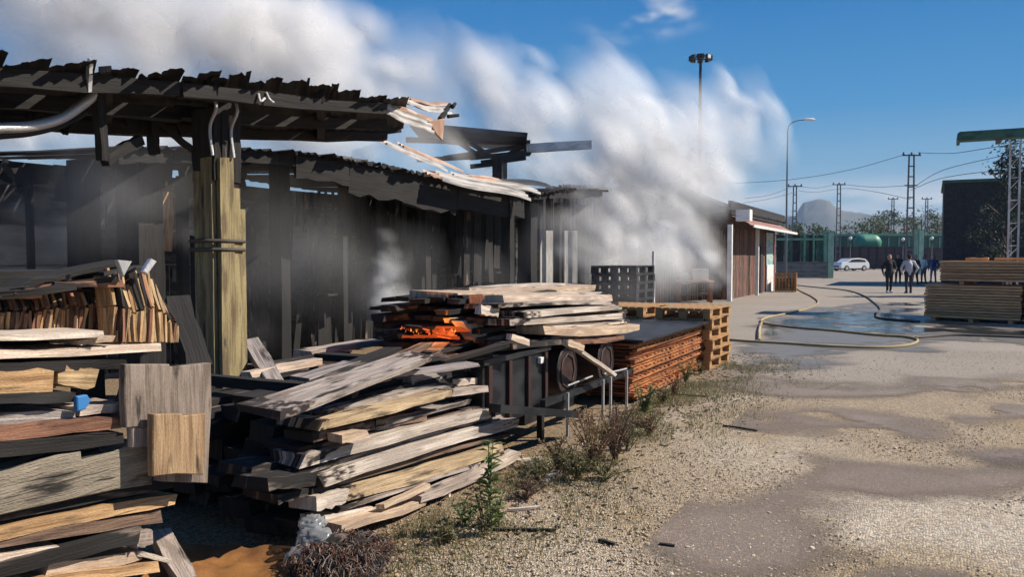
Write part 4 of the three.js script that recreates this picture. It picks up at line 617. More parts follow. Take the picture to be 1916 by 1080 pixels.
// car
{
  const c = onY(1598, 505, 0), car = thing('parked_car', 'white hatchback parked beside the green gate pillar', 'car', V(c.x, 0, c.z), YAW + 0.35);
  car.position.copy(atD(1590, 482, 96)).setY(0);
  const prof = [[-2.05, 0.35], [-2.1, 0.75], [-1.95, 0.95], [-1.25, 1.02], [-0.55, 1.42], [0.6, 1.47], [1.5, 1.36], [1.98, 0.98], [2.08, 0.7], [2.05, 0.35]], s = new THREE.Shape(prof.map(([a, b]) => new THREE.Vector2(a, b)));
  const paint = new THREE.MeshPhysicalMaterial({ color: C(0.75, 0.77, 0.78), roughness: 0.3, clearcoat: 1 }), glass = plain(0.02, 0.03, 0.035, 0.08);
  mesh('body', new THREE.ExtrudeGeometry(s, { depth: 1.56, bevelEnabled: true, bevelSize: 0.06, bevelThickness: 0.08, bevelSegments: 3 }).translate(0, 0, -0.78), paint, car);
  const win = new THREE.Shape([[-1.08, 1.04], [-0.5, 1.36], [0.55, 1.41], [1.4, 1.3], [1.6, 1.06]].map(([a, b]) => new THREE.Vector2(a, b))); for (const z of [0.865, -0.875]) mesh('side_window', new THREE.ExtrudeGeometry(win, { depth: 0.01, bevelEnabled: false }).translate(0, 0, z), glass, car);
  const ws = mesh('windscreen', bx(0.78, 0.02, 1.36), glass, car); ws.position.set(-0.93, 1.25, 0); ws.rotation.z = 0.52; const rw = mesh('rear_window', bx(0.5, 0.02, 1.3), glass, car); rw.position.set(1.8, 1.2, 0); rw.rotation.z = -0.66;
  for (const x of [-1.3, 1.3]) for (const z of [-0.8, 0.8]) { const w = mesh('wheel', new THREE.CylinderGeometry(0.33, 0.33, 0.2, 20).rotateX(Math.PI / 2), M.rubber, car); w.position.set(x, 0.33, z); mesh('rim', new THREE.CylinderGeometry(0.2, 0.2, 0.22, 14).rotateX(Math.PI / 2), M.steelPale, w); }
  for (const z of [-0.6, 0.6]) { box(0.12, 0.14, 0.36, M.white, 'headlight', car, -2.08, 0.78, z); box(0.08, 0.3, 0.16, plain(0.3, 0.01, 0.01, 0.3), 'tail_light', car, 2.1, 0.85, z); } box(0.1, 0.16, 1.0, M.rubber, 'grille', car, -2.14, 0.55, 0);
}
// masts, poles and wires
{
  const c = atD(1307, 482, 100), H = 1.6 + ((482 - 112) / PX) * 100, m = thing('floodlight_mast', 'tall floodlight mast rising out of the smoke', 'mast', V(c.x, 0, c.z), 0.3);
  rod(V(0, 0, 0), V(0, H, 0), 0.34, 0.16, M.steelDark, 'pole', m, 12); const ring = mesh('lamp_ring', new THREE.TorusGeometry(1.05, 0.07, 6, 24).rotateX(Math.PI / 2), M.steelDark, m); ring.position.y = H; mesh('head_hub', new THREE.CylinderGeometry(0.5, 0.35, 0.8, 12), M.steelDark, m).position.y = H;
  for (let k = 0; k < 8; k++) { const a = (k / 8) * 6.283, f = box(0.62, 0.55, 0.3, M.steelDark, 'floodlight', m, Math.cos(a) * 1.25, H - 0.1, Math.sin(a) * 1.25); f.rotation.set(0, -a + Math.PI / 2, 0); const gl = mesh('lens', bx(0.54, 0.46, 0.02), k % 4 === 1 ? M.steelPale : M.steelDark, f); gl.position.set(0, -0.02, 0.165); rod(V(0, H, 0), V(Math.cos(a) * 1.1, H, Math.sin(a) * 1.1), 0.04, 0.04, M.steelDark, 'arm', m, 5); }
  const sl = atD(1470, 482, 60), Hs = 1.6 + ((482 - 246) / PX) * 60, lamp = thing('street_lamp', 'slender street lamp with a curved arm above the hut', 'street lamp', V(sl.x, 0, sl.z), YAW); rod(V(0, 0, 0), V(0, Hs, 0), 0.09, 0.05, M.poleConcrete, 'pole', lamp); tube([V(0, Hs - 0.05, 0), V(0.12, Hs + 0.4, 0), V(0.6, Hs + 0.68, 0), V(1.3, Hs + 0.78, 0)], 0.035, M.poleConcrete, 'arm', lamp, 14); const hd = mesh('lamp_head', new THREE.SphereGeometry(0.3, 14, 8).scale(1.5, 0.35, 0.6), M.white, lamp); hd.position.set(1.6, Hs + 0.8, 0);
  const poles = [[1701, 290, 70, 'tallest lattice power pole beyond the people', 0.26], [1485, 348, 90, 'dark power pole just behind the hut', 0.2], [1567, 345, 100, 'power pole in front of the rocky hill', 0.22], [1668, 372, 125, 'short power pole by the tallest lattice pole', 0.2], [1731, 372, 125, 'short power pole next to the dark hall', 0.2]], tops = [];
  for (const [u, v, d, l, w] of poles) {
    const b = atD(u, 482, d), Hh = 1.6 + ((482 - v) / PX) * d, t = thing('power_pole', l, 'power pole', V(b.x, 0, b.z), YAW, 'power poles'); tops.push(V(b.x, Hh, b.z));
    for (const sx of [-1, 1]) plank(V(sx * w * 1.35, 0, 0), V(sx * w * 0.8, Hh, 0), 0.09, 0.14, M.poleConcrete, { name: 'chord', parent: t, rough: 0.05, seg: 2 });
    const n = Math.floor(Hh / 0.9); for (let k = 0; k < n; k++) box(w * 2.3, 0.10, 0.09, M.poleConcrete, 'rung', t, 0, 0.5 + k * 0.9, 0);
    box(1.6, 0.1, 0.1, M.wire, 'crossarm', t, 0, Hh - 0.1, 0); for (const sx of [-0.7, 0, 0.7]) mesh('insulator', new THREE.CylinderGeometry(0.06, 0.09, 0.22, 8), M.wire, t).position.set(sx, Hh + 0.06, 0); if (u === 1701) box(1.1, 0.1, 0.1, M.wire, 'crossarm', t, 0, Hh - 2.7, 0);
  }
  const wire = (pts, l) => { const w = tube(pts, 0.022, M.wire, 'power_line', null, 30); tag(w, l, 'power line', 'power lines'); };
  wire([atD(1360, 344, 80), atD(1480, 336, 77), atD(1590, 318, 74), tops[0].clone().add(V(-0.5, 0, 0))], 'upper power line from the smoke to the tallest lattice pole');
  wire([tops[0].clone().add(V(0.5, 0.1, 0)), atD(1780, 287, 60), atD(1850, 277, 52), atD(1990, 256, 44)], 'upper power line from the tallest pole over the dark hall');
  const mid = tops[0].clone().setY(tops[0].y - 2.7);
  wire([tops[2], atD(1630, 350, 86), mid], 'power line from the hill pole to the tallest pole'); wire([mid.clone().add(V(0.4, 0, 0)), atD(1760, 320, 62), atD(1880, 290, 50), atD(1990, 262, 44)], 'lower power line from tallest pole over the dark hall');
  wire([tops[1], atD(1525, 352, 95), tops[2]], 'power line between the hut pole and the hill pole'); wire([tops[1].clone().add(V(0.4, -0.6, 0)), atD(1525, 360, 95), tops[2].clone().add(V(0.4, -0.6, 0)), atD(1630, 358, 86), mid.clone().setY(mid.y - 1.2)], 'lowest power line strung past the hill'); wire([atD(1390, 372, 80), atD(1440, 365, 86), tops[1]], 'power line from the hut roof to its pole'); wire([atD(1390, 380, 80), atD(1440, 372, 86), tops[1].clone().add(V(0.2, -0.7, 0))], 'second power line from the hut roof to its pole'); wire([mid.clone().add(V(0, -0.4, 0)), atD(1760, 334, 62), atD(1990, 306, 44)], 'lowest power line over the dark hall');
}
// lumber stacks on the far side
{
  const c0 = onY(1756, 601, 0), c1 = atD(1916, 482, 19).setY(0), d = c1.clone().sub(c0).setY(0).normalize(), back = V(d.z, 0, -d.x), turn = -Math.atan2(d.z, d.x);
  const stack = (s0, s1, y0, y1, rows, label, depth = 1.4) => { const w = s1 - s0, t = thing('lumber_stack', label, 'lumber stack', c0.clone().addScaledVector(d, (s0 + s1) / 2).addScaledVector(back, depth / 2), turn, 'lumber stacks'); const hh = (y1 - y0) / rows; for (let k = 0; k < rows; k++) { for (let j = 0; j < 3; j++) { const o = mesh('board', plankGeo(w, hh * 0.8, depth / 3 - 0.01, 0.12, 4), [M.lumber, M.lumberB, M.lumberC][Math.floor(hash(k, j, Math.round(s0 * 9)) * 3)], t); o.position.set(rr(-0.03, 0.03), y0 + (k + 0.5) * hh, depth / 2 - (j + 0.5) * (depth / 3) + rr(-0.015, 0.015)); } } for (const q of [-0.4, 0, 0.4]) mesh('bearer', bx(0.1, y0 > 0.5 ? 0.07 : 0.09, depth), M.lumberB, t).position.set(q * w, y0 - 0.045, 0); };
  stack(-0.35, 1.75, 0.09, 0.92, 12, 'lower lumber stack at the corner beside the puddle'); stack(1.85, 5, 0.09, 0.92, 12, 'lower lumber stack under the lattice post'); stack(-0.02, 5, 1.01, 1.52, 7, 'upper lumber stack of brown boards with loose sticks on top');
  for (const [q, w, m] of [[0.5, 0.5, 0.25], [1.1, 0.8, 0.5], [2.0, 0.6, 0.2], [2.9, 0.7, 0.3]]) tag(plank(c0.clone().addScaledVector(d, q).addScaledVector(back, m).setY(1.565), c0.clone().addScaledVector(d, q + w).addScaledVector(back, m + 0.1).setY(1.565), 0.06, 0.09, M.lumberC, { name: 'stick' }), 'loose stick on the upper lumber stack', 'stick', 'loose sticks on the lumber');
}
// fire hoses
{
  const g = (pts, r = 0.026) => pts.map(([u, v]) => onY(u, v, r + 0.006));
  const hs = (pts, m, l, r = 0.026) => tag(tube(g(pts, r), r, m, 'fire_hose', null, 160), l, 'hose', 'fire hoses');
  hs([[1330, 632], [1380, 637], [1480, 643], [1560, 648], [1640, 650], [1690, 647], [1714, 640], [1712, 634], [1690, 630], [1640, 627], [1560, 619], [1480, 612], [1440, 607], [1424, 602], [1432, 595], [1470, 587], [1512, 577], [1530, 566], [1520, 556], [1496, 544], [1488, 538]], M.hoseYellow, 'yellow fire hose looping round the puddle past the hut');
  hs([[1490, 534], [1530, 538], [1580, 543], [1612, 552], [1634, 566], [1646, 580], [1636, 588], [1650, 596], [1720, 602]], M.hoseDark, 'dark fire hose curving towards the group of people');
  hs([[1712, 632], [1780, 627], [1830, 628], [1990, 634]], M.hoseDark, 'dark fire hose running along the lumber stack shadow'); hs([[1424, 604], [1420, 618], [1420, 637]], M.hoseYellow, 'short yellow hose length across the brown ground', 0.03);
}
// ------------------------------------------------------------------ trees
{
  const leafMat = (r, g, b) => new THREE.MeshPhysicalMaterial({ color: C(r, g, b), roughness: 0.9, transmission: 0.3, thickness: 0, side: THREE.DoubleSide });
  const lm = [leafMat(0.06, 0.10, 0.035), leafMat(0.085, 0.115, 0.05), leafMat(0.045, 0.075, 0.04)], dm = leafMat(0.018, 0.038, 0.026);
  const crownGeo = (H, W, n, leaf, cone) => { // leaves gathered in clumps on limb ends
    const pos = [], cl = []; for (let k = 0; k < 26; k++) { const t = R(), y = H * (0.25 + 0.72 * t), rad = W * (cone ? (1 - t) * 0.95 + 0.06 : Math.sqrt(Math.max(0.05, 1 - Math.pow((t - 0.42) / 0.62, 2)))) * Math.sqrt(rr(0.25, 1)), a = R() * 6.283; cl.push([Math.cos(a) * rad, y, Math.sin(a) * rad, W * rr(0.2, 0.36)]); }
    for (let k = 0; k < n; k++) { const c = cl[k % cl.length], p = V(c[0] + gauss() * c[3] * 0.55, c[1] + gauss() * c[3] * 0.42, c[2] + gauss() * c[3] * 0.55); for (let q = 0; q < 3; q++) pos.push(p.x + rr(-1, 1) * leaf, p.y + rr(-1, 1) * leaf, p.z + rr(-1, 1) * leaf); }
    const g = new THREE.BufferGeometry(); g.setAttribute('position', new THREE.Float32BufferAttribute(pos, 3)); g.computeVertexNormals(); return g;
  };
  const trunk = (t, H, W, m) => { rod(V(0, 0, 0), V(0, H * 0.85, 0), H * 0.03, H * 0.008, m, 'trunk', t, 7); for (let k = 0; k < 7; k++) { const y = H * rr(0.25, 0.7), a = R() * 6.283; rod(V(0, y, 0), V(Math.cos(a) * W * 0.7, y + H * 0.14, Math.sin(a) * W * 0.7), H * 0.01, H * 0.003, m, 'limb', t, 5); } };
  const far = [[1600, 415, 135, 3.2], [1636, 405, 140, 3.6], [1660, 398, 150, 3.8], [1690, 410, 135, 3.2], [1722, 396, 145, 4.2], [1752, 400, 140, 3.8], [1510, 420, 120, 2.8], [1475, 412, 115, 2.4], [1535, 428, 130, 2.6], [1780, 404, 150, 4]];
  const names = ['bushy green tree behind the round tank', 'bushy tree next to the round tank', 'bushy tree behind the short power pole', 'bushy tree beside the tallest lattice pole', 'tallest bushy tree behind the wagons', 'bushy tree next to the dark hall', 'sparse tree below the rocky hill', 'sparse tree rising just behind the hut roof', 'low tree behind the gate pillar', 'bushy tree partly behind the dark hall'];
  far.forEach(([u, v, d, W], k) => { const b = atD(u, 482, d), H = 1.6 + ((482 - v) / PX) * d, t = thing('tree', names[k], 'tree', V(b.x, 0, b.z), 0, 'trees beyond the wagons'); trunk(t, H, W, M.clad); mesh('crown', crownGeo(H, W, 1500, 0.26, false), lm[k % 3], t); });
  const b = atD(1884, 482, 33), t = thing('fir_tree', 'dark fir tree behind the pale lattice post', 'tree', V(b.x, 0, b.z)); trunk(t, 6.3, 1.2, M.clad); mesh('crown', crownGeo(6.5, 1.5, 3200, 0.10, true), dm, t);
}
// ------------------------------------------------------------------ people
const skin = [0.42, 0.25, 0.18];
function person(label, pos, turn, P) {
  const H = P.height ?? 1.72, k = H / 1.72, aL = P.armL ?? [0.06, -0.02], aR = P.armR ?? [0.06, 0.02], st = P.step ?? 0.06;
  // joints: x right, y up, z forward; [a, b, ra, rb, colour]
  const J = { pel: [0, 0.92, 0], chest: [0, 1.28, -0.01], neck: [0, 1.45, 0], head: [0, 1.6, 0.02], shL: [-0.19, 1.39, 0], shR: [0.19, 1.39, 0], elL: [-0.25 - aL[0], 1.12, -0.02 + aL[1]], elR: [0.25 + aR[0], 1.12, -0.02 + aR[1]], hipL: [-0.09, 0.9, 0], hipR: [0.09, 0.9, 0], knL: [-0.11, 0.5, 0.03 + st * 0.5], knR: [0.11, 0.5, 0.02 - st * 0.3], anL: [-0.12, 0.09, st], anR: [0.12, 0.09, -st] };
  J.wrL = P.handL ?? [J.elL[0] + 0.02, 0.87, 0.05]; J.wrR = P.handR ?? [J.elR[0] - 0.02, 0.87, 0.05];
  const sh = P.shirt, tr = P.trousers, so = P.shoes ?? [0.03, 0.03, 0.03], hr = P.hair ?? [0.015, 0.012, 0.01];
  const B = [[J.pel, J.chest, 0.135, 0.15, sh], [J.shL, J.shR, 0.075, 0.075, sh], [J.chest, J.neck, 0.12, 0.06, sh], [J.neck, [0, 1.52, 0.01], 0.055, 0.052, skin], [[0, 1.575, 0.02], [0, 1.64, 0.005], 0.078, 0.086, skin], [[0, 1.60, 0.1], [0, 1.575, 0.115], 0.012, 0.016, skin], [[0, 1.53, 0.06], [0, 1.545, 0.07], 0.035, 0.03, skin],
    [[-0.085, 1.6, 0], [-0.09, 1.58, 0], 0.018, 0.014, skin], [[0.085, 1.6, 0], [0.09, 1.58, 0], 0.018, 0.014, skin], [[0, 1.67, -0.03], [0, 1.60, -0.06], 0.086, 0.07, hr],
    [J.shL, J.elL, 0.06, 0.048, sh], [J.elL, J.wrL, 0.046, 0.033, P.short ? skin : sh], [J.shR, J.elR, 0.06, 0.048, sh], [J.elR, J.wrR, 0.046, 0.033, P.short ? skin : sh],
    [J.hipL, J.hipR, 0.12, 0.12, tr], [J.hipL, J.knL, 0.095, 0.065, tr], [J.knL, J.anL, 0.062, 0.048, tr], [J.hipR, J.knR, 0.095, 0.065, tr], [J.knR, J.anR, 0.062, 0.048, tr], [[J.anL[0], 0.05, J.anL[2] - 0.03], [J.anL[0] - 0.02, 0.035, J.anL[2] + 0.17], 0.05, 0.036, so], [[J.anR[0], 0.05, J.anR[2] - 0.03], [J.anR[0] + 0.02, 0.035, J.anR[2] + 0.17], 0.05, 0.036, so]];
  const geos = [], cap = (b, x, y, z) => { const [p, q, ra, rb] = b, dx = q[0] - p[0], dy = q[1] - p[1], dz = q[2] - p[2], t = clamp(((x - p[0]) * dx + (y - p[1]) * dy + (z - p[2]) * dz) / (dx * dx + dy * dy + dz * dz), 0, 1); return Math.hypot(x - p[0] - dx * t, y - p[1] - dy * t, z - p[2] - dz * t) - (ra + (rb - ra) * t); };
  const surf = (bones, c, half, res, soft) => {
    const mc = new MarchingCubes(res, new THREE.MeshBasicMaterial(), false, false, 60000); mc.isolation = 0; mc.field.fill(-1); const hs = res / 2;
    const mn = [9, 9, 9], mx = [-9, -9, -9]; for (const b of bones) for (const e of [0, 1]) for (let a = 0; a < 3; a++) { mn[a] = Math.min(mn[a], b[e][a] - b[2 + e] - 0.03); mx[a] = Math.max(mx[a], b[e][a] + b[2 + e] + 0.03); }
    for (let zi = 0; zi < res; zi++) { const z = c[2] + ((zi - hs) / hs) * half; if (z < mn[2] || z > mx[2]) continue; for (let yi = 0; yi < res; yi++) { const y = c[1] + ((yi - hs) / hs) * half; if (y < mn[1] || y > mx[1]) continue; for (let xi = 0; xi < res; xi++) { const x = c[0] + ((xi - hs) / hs) * half; if (x < mn[0] || x > mx[0]) continue; let s = 0; for (const b of bones) s += Math.exp(-cap(b, x, y, z) / soft); mc.field[zi * res * res + yi * res + xi] = s > 1e-30 ? soft * Math.log(s) : -1; } } }
    mc.update(); const n = mc.count, pos = new Float32Array(n * 3), nor = new Float32Array(n * 3), col = new Float32Array(n * 3);
    for (let i = 0; i < n; i++) { const x = c[0] + mc.positionArray[i * 3] * half, y = c[1] + mc.positionArray[i * 3 + 1] * half, z = c[2] + mc.positionArray[i * 3 + 2] * half; pos.set([x * k, y * k, z * k], i * 3); nor.set([mc.normalArray[i * 3], mc.normalArray[i * 3 + 1], mc.normalArray[i * 3 + 2]], i * 3); let best = 9, bc = skin; for (const b of bones) { const dd = cap(b, x, y, z); if (dd < best) { best = dd; bc = b[4]; } } if (P.check && bc === sh && (Math.floor(x * 26) + Math.floor(y * 26)) % 2) bc = P.check; col.set(bc, i * 3); }
    const g = new THREE.BufferGeometry(); g.setAttribute('position', new THREE.BufferAttribute(pos, 3)); g.setAttribute('normal', new THREE.BufferAttribute(nor, 3)); g.setAttribute('color', new THREE.BufferAttribute(col, 3)); geos.push(g);
  };
  surf(B, [0, 0.88, 0.02], 0.93, 92, 0.012);
  for (const s of [-1, 1]) { // hands: palm, four fingers, thumb
    const w = s < 0 ? J.wrL : J.wrR, e = s < 0 ? J.elL : J.elR, d = V(...w).sub(V(...e)).normalize(), side = V(0, 0, 1), F = (dist, off, fw) => { const p = V(...w).addScaledVector(d, dist).addScaledVector(side, off); p.x += fw * -s; return p.toArray(); }, bones = [[w, F(0.07, 0, 0.005), 0.03, 0.034, skin]];
    [[-0.030, 0.058], [-0.010, 0.07], [0.010, 0.066], [0.030, 0.052]].forEach(([o, l]) => { bones.push([F(0.07, o, 0.005), F(0.085 + l * 0.5, o, 0.014), 0.0098, 0.009, skin], [F(0.085 + l * 0.5, o, 0.014), F(0.08 + l, o, 0.034), 0.009, 0.0075, skin]); });
    bones.push([F(0.025, 0.03, 0.01), F(0.06, 0.058, 0.022), 0.012, 0.010, skin], [F(0.06, 0.058, 0.022), F(0.088, 0.062, 0.034), 0.010, 0.0085, skin]);
    surf(bones, F(0.06, 0, 0.01), 0.125, 44, 0.004);
  }
  const o = mesh('person', mergeGeometries(geos), new THREE.MeshStandardMaterial({ vertexColors: true, roughness: 0.85 })); o.position.copy(pos); o.rotation.y = turn; tag(o, label, 'person', 'group of people standing in the yard'); return o;
}
{
  const blk = [0.018, 0.018, 0.024], navy = [0.022, 0.025, 0.04];
  person('person in dark clothes and pale shoes standing near the lumber stack', onY(1662, 548), 0.5, { shirt: blk, trousers: blk, shoes: [0.6, 0.6, 0.6], step: 0.1, handR: [0.2, 1.0, 0.16] });
  person('person in light checked shirt and dark trousers seen from behind', onY(1699, 549), Math.PI + 0.3, { shirt: [0.60, 0.60, 0.64], check: [0.36, 0.37, 0.42], trousers: navy, step: 0.12, armL: [0.1, -0.06], armR: [0.1, -0.06], handL: [-0.28, 0.92, 0.06], handR: [0.28, 0.92, 0.06] });
  person('person in black jacket standing behind the checked shirt', onY(1679, 531), 0.2, { shirt: [0.014, 0.014, 0.018], trousers: [0.014, 0.014, 0.018], step: 0.05, height: 1.78 });
  person('person in black standing between checked and white shirts', onY(1711, 533), -0.6, { shirt: blk, trousers: [0.03, 0.025, 0.045], step: 0.08 });
  person('person in white shirt and grey trousers beside the lumber stack', onY(1727, 530), -0.9, { shirt: [0.72, 0.72, 0.74], trousers: [0.09, 0.08, 0.11], step: 0.05, handL: [-0.22, 1.05, 0.18], short: true });
  person('person in blue jacket and light trousers beside the lumber stack', onY(1745, 528), -0.3, { shirt: [0.03, 0.085, 0.24], trousers: [0.22, 0.23, 0.26], step: 0.08 });
}
// ------------------------------------------------------------------ plastic bundle, weeds, litter, stones
{
  const c = onY(640, 1082, 0), b = thing('shredded_bundle', 'bundle of brown shredded bark spilling from clear plastic', 'bundle', V(c.x, 0, c.z));
  const core = new THREE.IcosahedronGeometry(0.2, 4), p = core.attributes.position; for (let i = 0; i < p.count; i++) { const x = p.getX(i), y = p.getY(i), z = p.getZ(i), k = 0.78 + 0.5 * fbm(x * 9 + 5, y * 9 + z * 7, 821, 4); p.setXYZ(i, x * k * 1.05, Math.max(0.0, y * k * 0.62 + 0.07), z * k * 1.2); } core.computeVertexNormals(); mesh('heap', core, M.half, b);
  const geos = []; for (let k = 0; k < 1500; k++) { const a = R() * 6.283, q = Math.sqrt(R()) * 0.26 * (0.8 + 0.4 * hash(Math.floor(a * 3), 1, 1)), x = Math.cos(a) * q, z = Math.sin(a) * q * 1.1, y = 0.165 * Math.sqrt(Math.max(0.01, 1 - (q / 0.33) ** 2)) * (0.75 + 0.5 * fbm(x * 7, z * 7, 827, 3)), l = rr(0.02, 0.09), t = R() * 6.283; const pts = [V(x, y, z), V(x + Math.cos(t) * l * 0.4, y + rr(0.0, 0.04), z + Math.sin(t) * l * 0.4), V(x + Math.cos(t) * l, Math.max(0.006, y + rr(-0.06, 0.03)), z + Math.sin(t) * l)]; geos.push(new THREE.TubeGeometry(new THREE.CatmullRomCurve3(pts), 3, rr(0.001, 0.004), 3)); }
  const third = Math.floor(geos.length / 3); [[M.brown, 0], [M.greyB, 1], [tint(M.brown, 1.8, 1.2, 1.1), 2]].forEach(([m, i]) => stuff(mesh('bark_shreds', mergeGeometries(geos.slice(i * third, (i + 1) * third)), m, b)));
  M.film.side = THREE.DoubleSide;
  const film = (sx, sy, sz, x, y, z, s) => { const g = mergeVertices(new THREE.IcosahedronGeometry(0.17, 5)), q = g.attributes.position; for (let i = 0; i < q.count; i++) { const k = 0.8 + 0.6 * Math.abs(fbm(q.getX(i) * 22 + s, q.getY(i) * 22 + q.getZ(i) * 17, 823 + s, 2) - 0.5) * 2 + 0.5 * Math.abs(fbm(q.getX(i) * 60, q.getY(i) * 60 + q.getZ(i) * 45, 825, 2) - 0.5); q.setXYZ(i, q.getX(i) * k * sx, Math.max(-y + 0.005, q.getY(i) * k * sy), q.getZ(i) * k * sz); } g.computeVertexNormals(); const m = mesh('plastic_film', g, M.film, b); m.position.set(x, y, z); };
  film(0.55, 0.35, 0.5, -0.20, 0.15, -0.04, 1); film(0.6, 0.5, 0.6, -0.16, 0.08, 0.08, 2); film(0.4, 0.26, 0.4, -0.27, 0.2, -0.1, 3);
  // weeds
  const leafM = (r, g, bb) => new THREE.MeshPhysicalMaterial({ color: C(r, g, bb), roughness: 0.8, transmission: 0.35, thickness: 0, side: THREE.DoubleSide });
  const green = leafM(0.10, 0.155, 0.03), olive = leafM(0.14, 0.13, 0.04), dry = leafM(0.20, 0.115, 0.05), dry2 = leafM(0.13, 0.07, 0.04);
  const leaf = (p, d, L, W) => { const s = d.clone().cross(V(0, 1, 0)).normalize().multiplyScalar(W), m = p.clone().addScaledVector(d, L * 0.45).add(V(0, L * 0.08, 0)), e = p.clone().addScaledVector(d, L).add(V(0, -L * 0.12, 0)); return [p, m.clone().add(s), e, p, e, m.clone().sub(s)]; };
  const leaves = (list) => { const pos = []; for (const q of list) for (const v of q) pos.push(v.x, v.y, v.z); const g = new THREE.BufferGeometry(); g.setAttribute('position', new THREE.Float32BufferAttribute(pos, 3)); g.computeVertexNormals(); return g; };
  const weed = (u, v, H, W, stems, nl, m, label, L = 0.06) => { const c = onY(u, v), t = thing('weed', label, 'weed', c), lv = []; for (let k = 0; k < stems; k++) { const a = R() * 6.283, lean = rr(0.1, 1) * W, h = H * rr(0.6, 1), e = V(Math.cos(a) * lean, h, Math.sin(a) * lean), md = V(e.x * 0.35 + rr(-0.02, 0.02), h * 0.5, e.z * 0.35), cv = new THREE.CatmullRomCurve3([V(rr(-0.02, 0.02), 0, rr(-0.02, 0.02)), md, e]); mesh('stem', new THREE.TubeGeometry(cv, 6, 0.003, 4), m, t); for (let q = 0; q < nl; q++) { const p = cv.getPoint(rr(0.12, 1)), d = V(rr(-1, 1), rr(-0.1, 0.8), rr(-1, 1)).normalize(); lv.push(leaf(p, d, L * rr(0.5, 1.2), L * 0.16)); } } stuff(mesh('leaves', leaves(lv), m, t)); };
  weed(918, 1000, 0.56, 0.05, 3, 46, green, 'tall green weed growing in front of the half-burnt pile', 0.08); weed(905, 1004, 0.3, 0.1, 4, 18, olive, 'low olive weed at the foot of the tall weed'); weed(930, 985, 0.22, 0.12, 5, 14, green, 'small green tuft behind the tall weed');
  weed(1110, 882, 0.5, 0.28, 34, 16, dry, 'dry brown bush before the steel rack', 0.05); weed(1150, 862, 0.46, 0.26, 30, 14, dry2, 'dark withered bush beside the dry brown bush', 0.05); weed(1080, 900, 0.3, 0.3, 22, 12, olive, 'olive undergrowth beneath the dry brown bush', 0.05);
  weed(1205, 775, 0.34, 0.2, 16, 14, green, 'green tuft at the near corner of the orange panels'); weed(1240, 755, 0.2, 0.2, 12, 10, olive, 'olive tuft before the orange panels'); weed(1282, 716, 0.28, 0.16, 14, 12, green, 'green tuft at the far corner of the orange panels'); weed(1195, 800, 0.14, 0.2, 12, 10, olive, 'low olive tuft before the green tuft');
  // grass and litter nobody could count
  const spots = (n, f) => { const a = []; for (let k = 0; k < n; k++) { const q = f(); if (q) a.push(q); } return a; };
  const inst = (name, g, m, list, label) => { const o = new THREE.InstancedMesh(g, m, list.length), d = new THREE.Object3D(); list.forEach((q, i) => { d.position.set(q.x, q.y, q.z); d.rotation.set(q.rx ?? 0, q.ry, q.rz ?? 0); d.scale.set(...q.s); d.updateMatrix(); o.setMatrixAt(i, d.matrix); if (q.c) o.setColorAt(i, q.c); }); o.name = numbered(name); shadow(o); o.userData.kind = 'stuff'; tag(o, label, name.split('_').pop()); scene.add(o); return o; };
  const blade = new THREE.BufferGeometry(); blade.setAttribute('position', new THREE.Float32BufferAttribute([-0.5, 0, 0, 0.5, 0, 0, 0.15, 0.6, 0.1, -0.15, 0.6, 0.1, 0, 1, 0.35], 3)); blade.setIndex([0, 1, 2, 0, 2, 3, 3, 2, 4]); blade.computeVertexNormals();
  for (const [u, v, h, w, st, m, l] of [[1010, 905, 0.2, 0.2, 12, olive, 'low olive weed before the black bin'], [1045, 880, 0.26, 0.2, 14, dry, 'dry brown weed before the black bin'], [1175, 842, 0.3, 0.2, 16, olive, 'olive weed next to the dark withered bush'], [1215, 815, 0.2, 0.22, 14, dry, 'dry weed before the pale rack legs'], [870, 985, 0.16, 0.16, 10, green, 'small green weed beside the thin sticks'], [985, 935, 0.14, 0.2, 12, dry2, 'withered weed at the edge of the soil'], [1260, 742, 0.22, 0.16, 12, dry, 'dry weed before the orange panels'], [840, 1015, 0.12, 0.18, 10, olive, 'flat olive weed beside the shredded bundle'], [1310, 700, 0.2, 0.14, 10, olive, 'olive weed next to the wooden pallets'], [1130, 900, 0.16, 0.26, 14, olive, 'flat olive weed before the dry brown bush']]) weed(u, v, h, w, st, 12, m, l, 0.05);
  inst('dry_grass', blade, leafM(1, 1, 1), spots(26000, () => { const z = -rr(2.6, 13), x = -2.75 + Math.abs(gauss()) * 0.55; if (fbm(x * 1.6, z * 1.1, 831, 3) < 0.43) return null; const c = R(); return { x, y: 0, z, ry: R() * 6.3, rx: rr(-0.5, 0.5), rz: rr(-0.5, 0.5), s: [rr(0.003, 0.007), rr(0.02, 0.085), rr(0.02, 0.08)], c: c < 0.45 ? C(0.15, 0.16, 0.045) : c < 0.8 ? C(0.24, 0.17, 0.07) : C(0.10, 0.13, 0.03) }; }), 'short dry grass growing along the lumber piles');
  const stoneTones = [[0.42, 0.33, 0.22], [0.50, 0.41, 0.29], [0.36, 0.27, 0.18], [0.58, 0.51, 0.41], [0.34, 0.25, 0.17], [0.46, 0.34, 0.20]];
  const sg = new THREE.IcosahedronGeometry(1, 0); { const q = sg.attributes.position; for (let i = 0; i < q.count; i++) { const k = 0.8 + 0.4 * hash(Math.round(q.getX(i) * 9), Math.round(q.getY(i) * 9), Math.round(q.getZ(i) * 9)); q.setXYZ(i, q.getX(i) * k, q.getY(i) * k * 0.6, q.getZ(i) * k); } sg.computeVertexNormals(); }
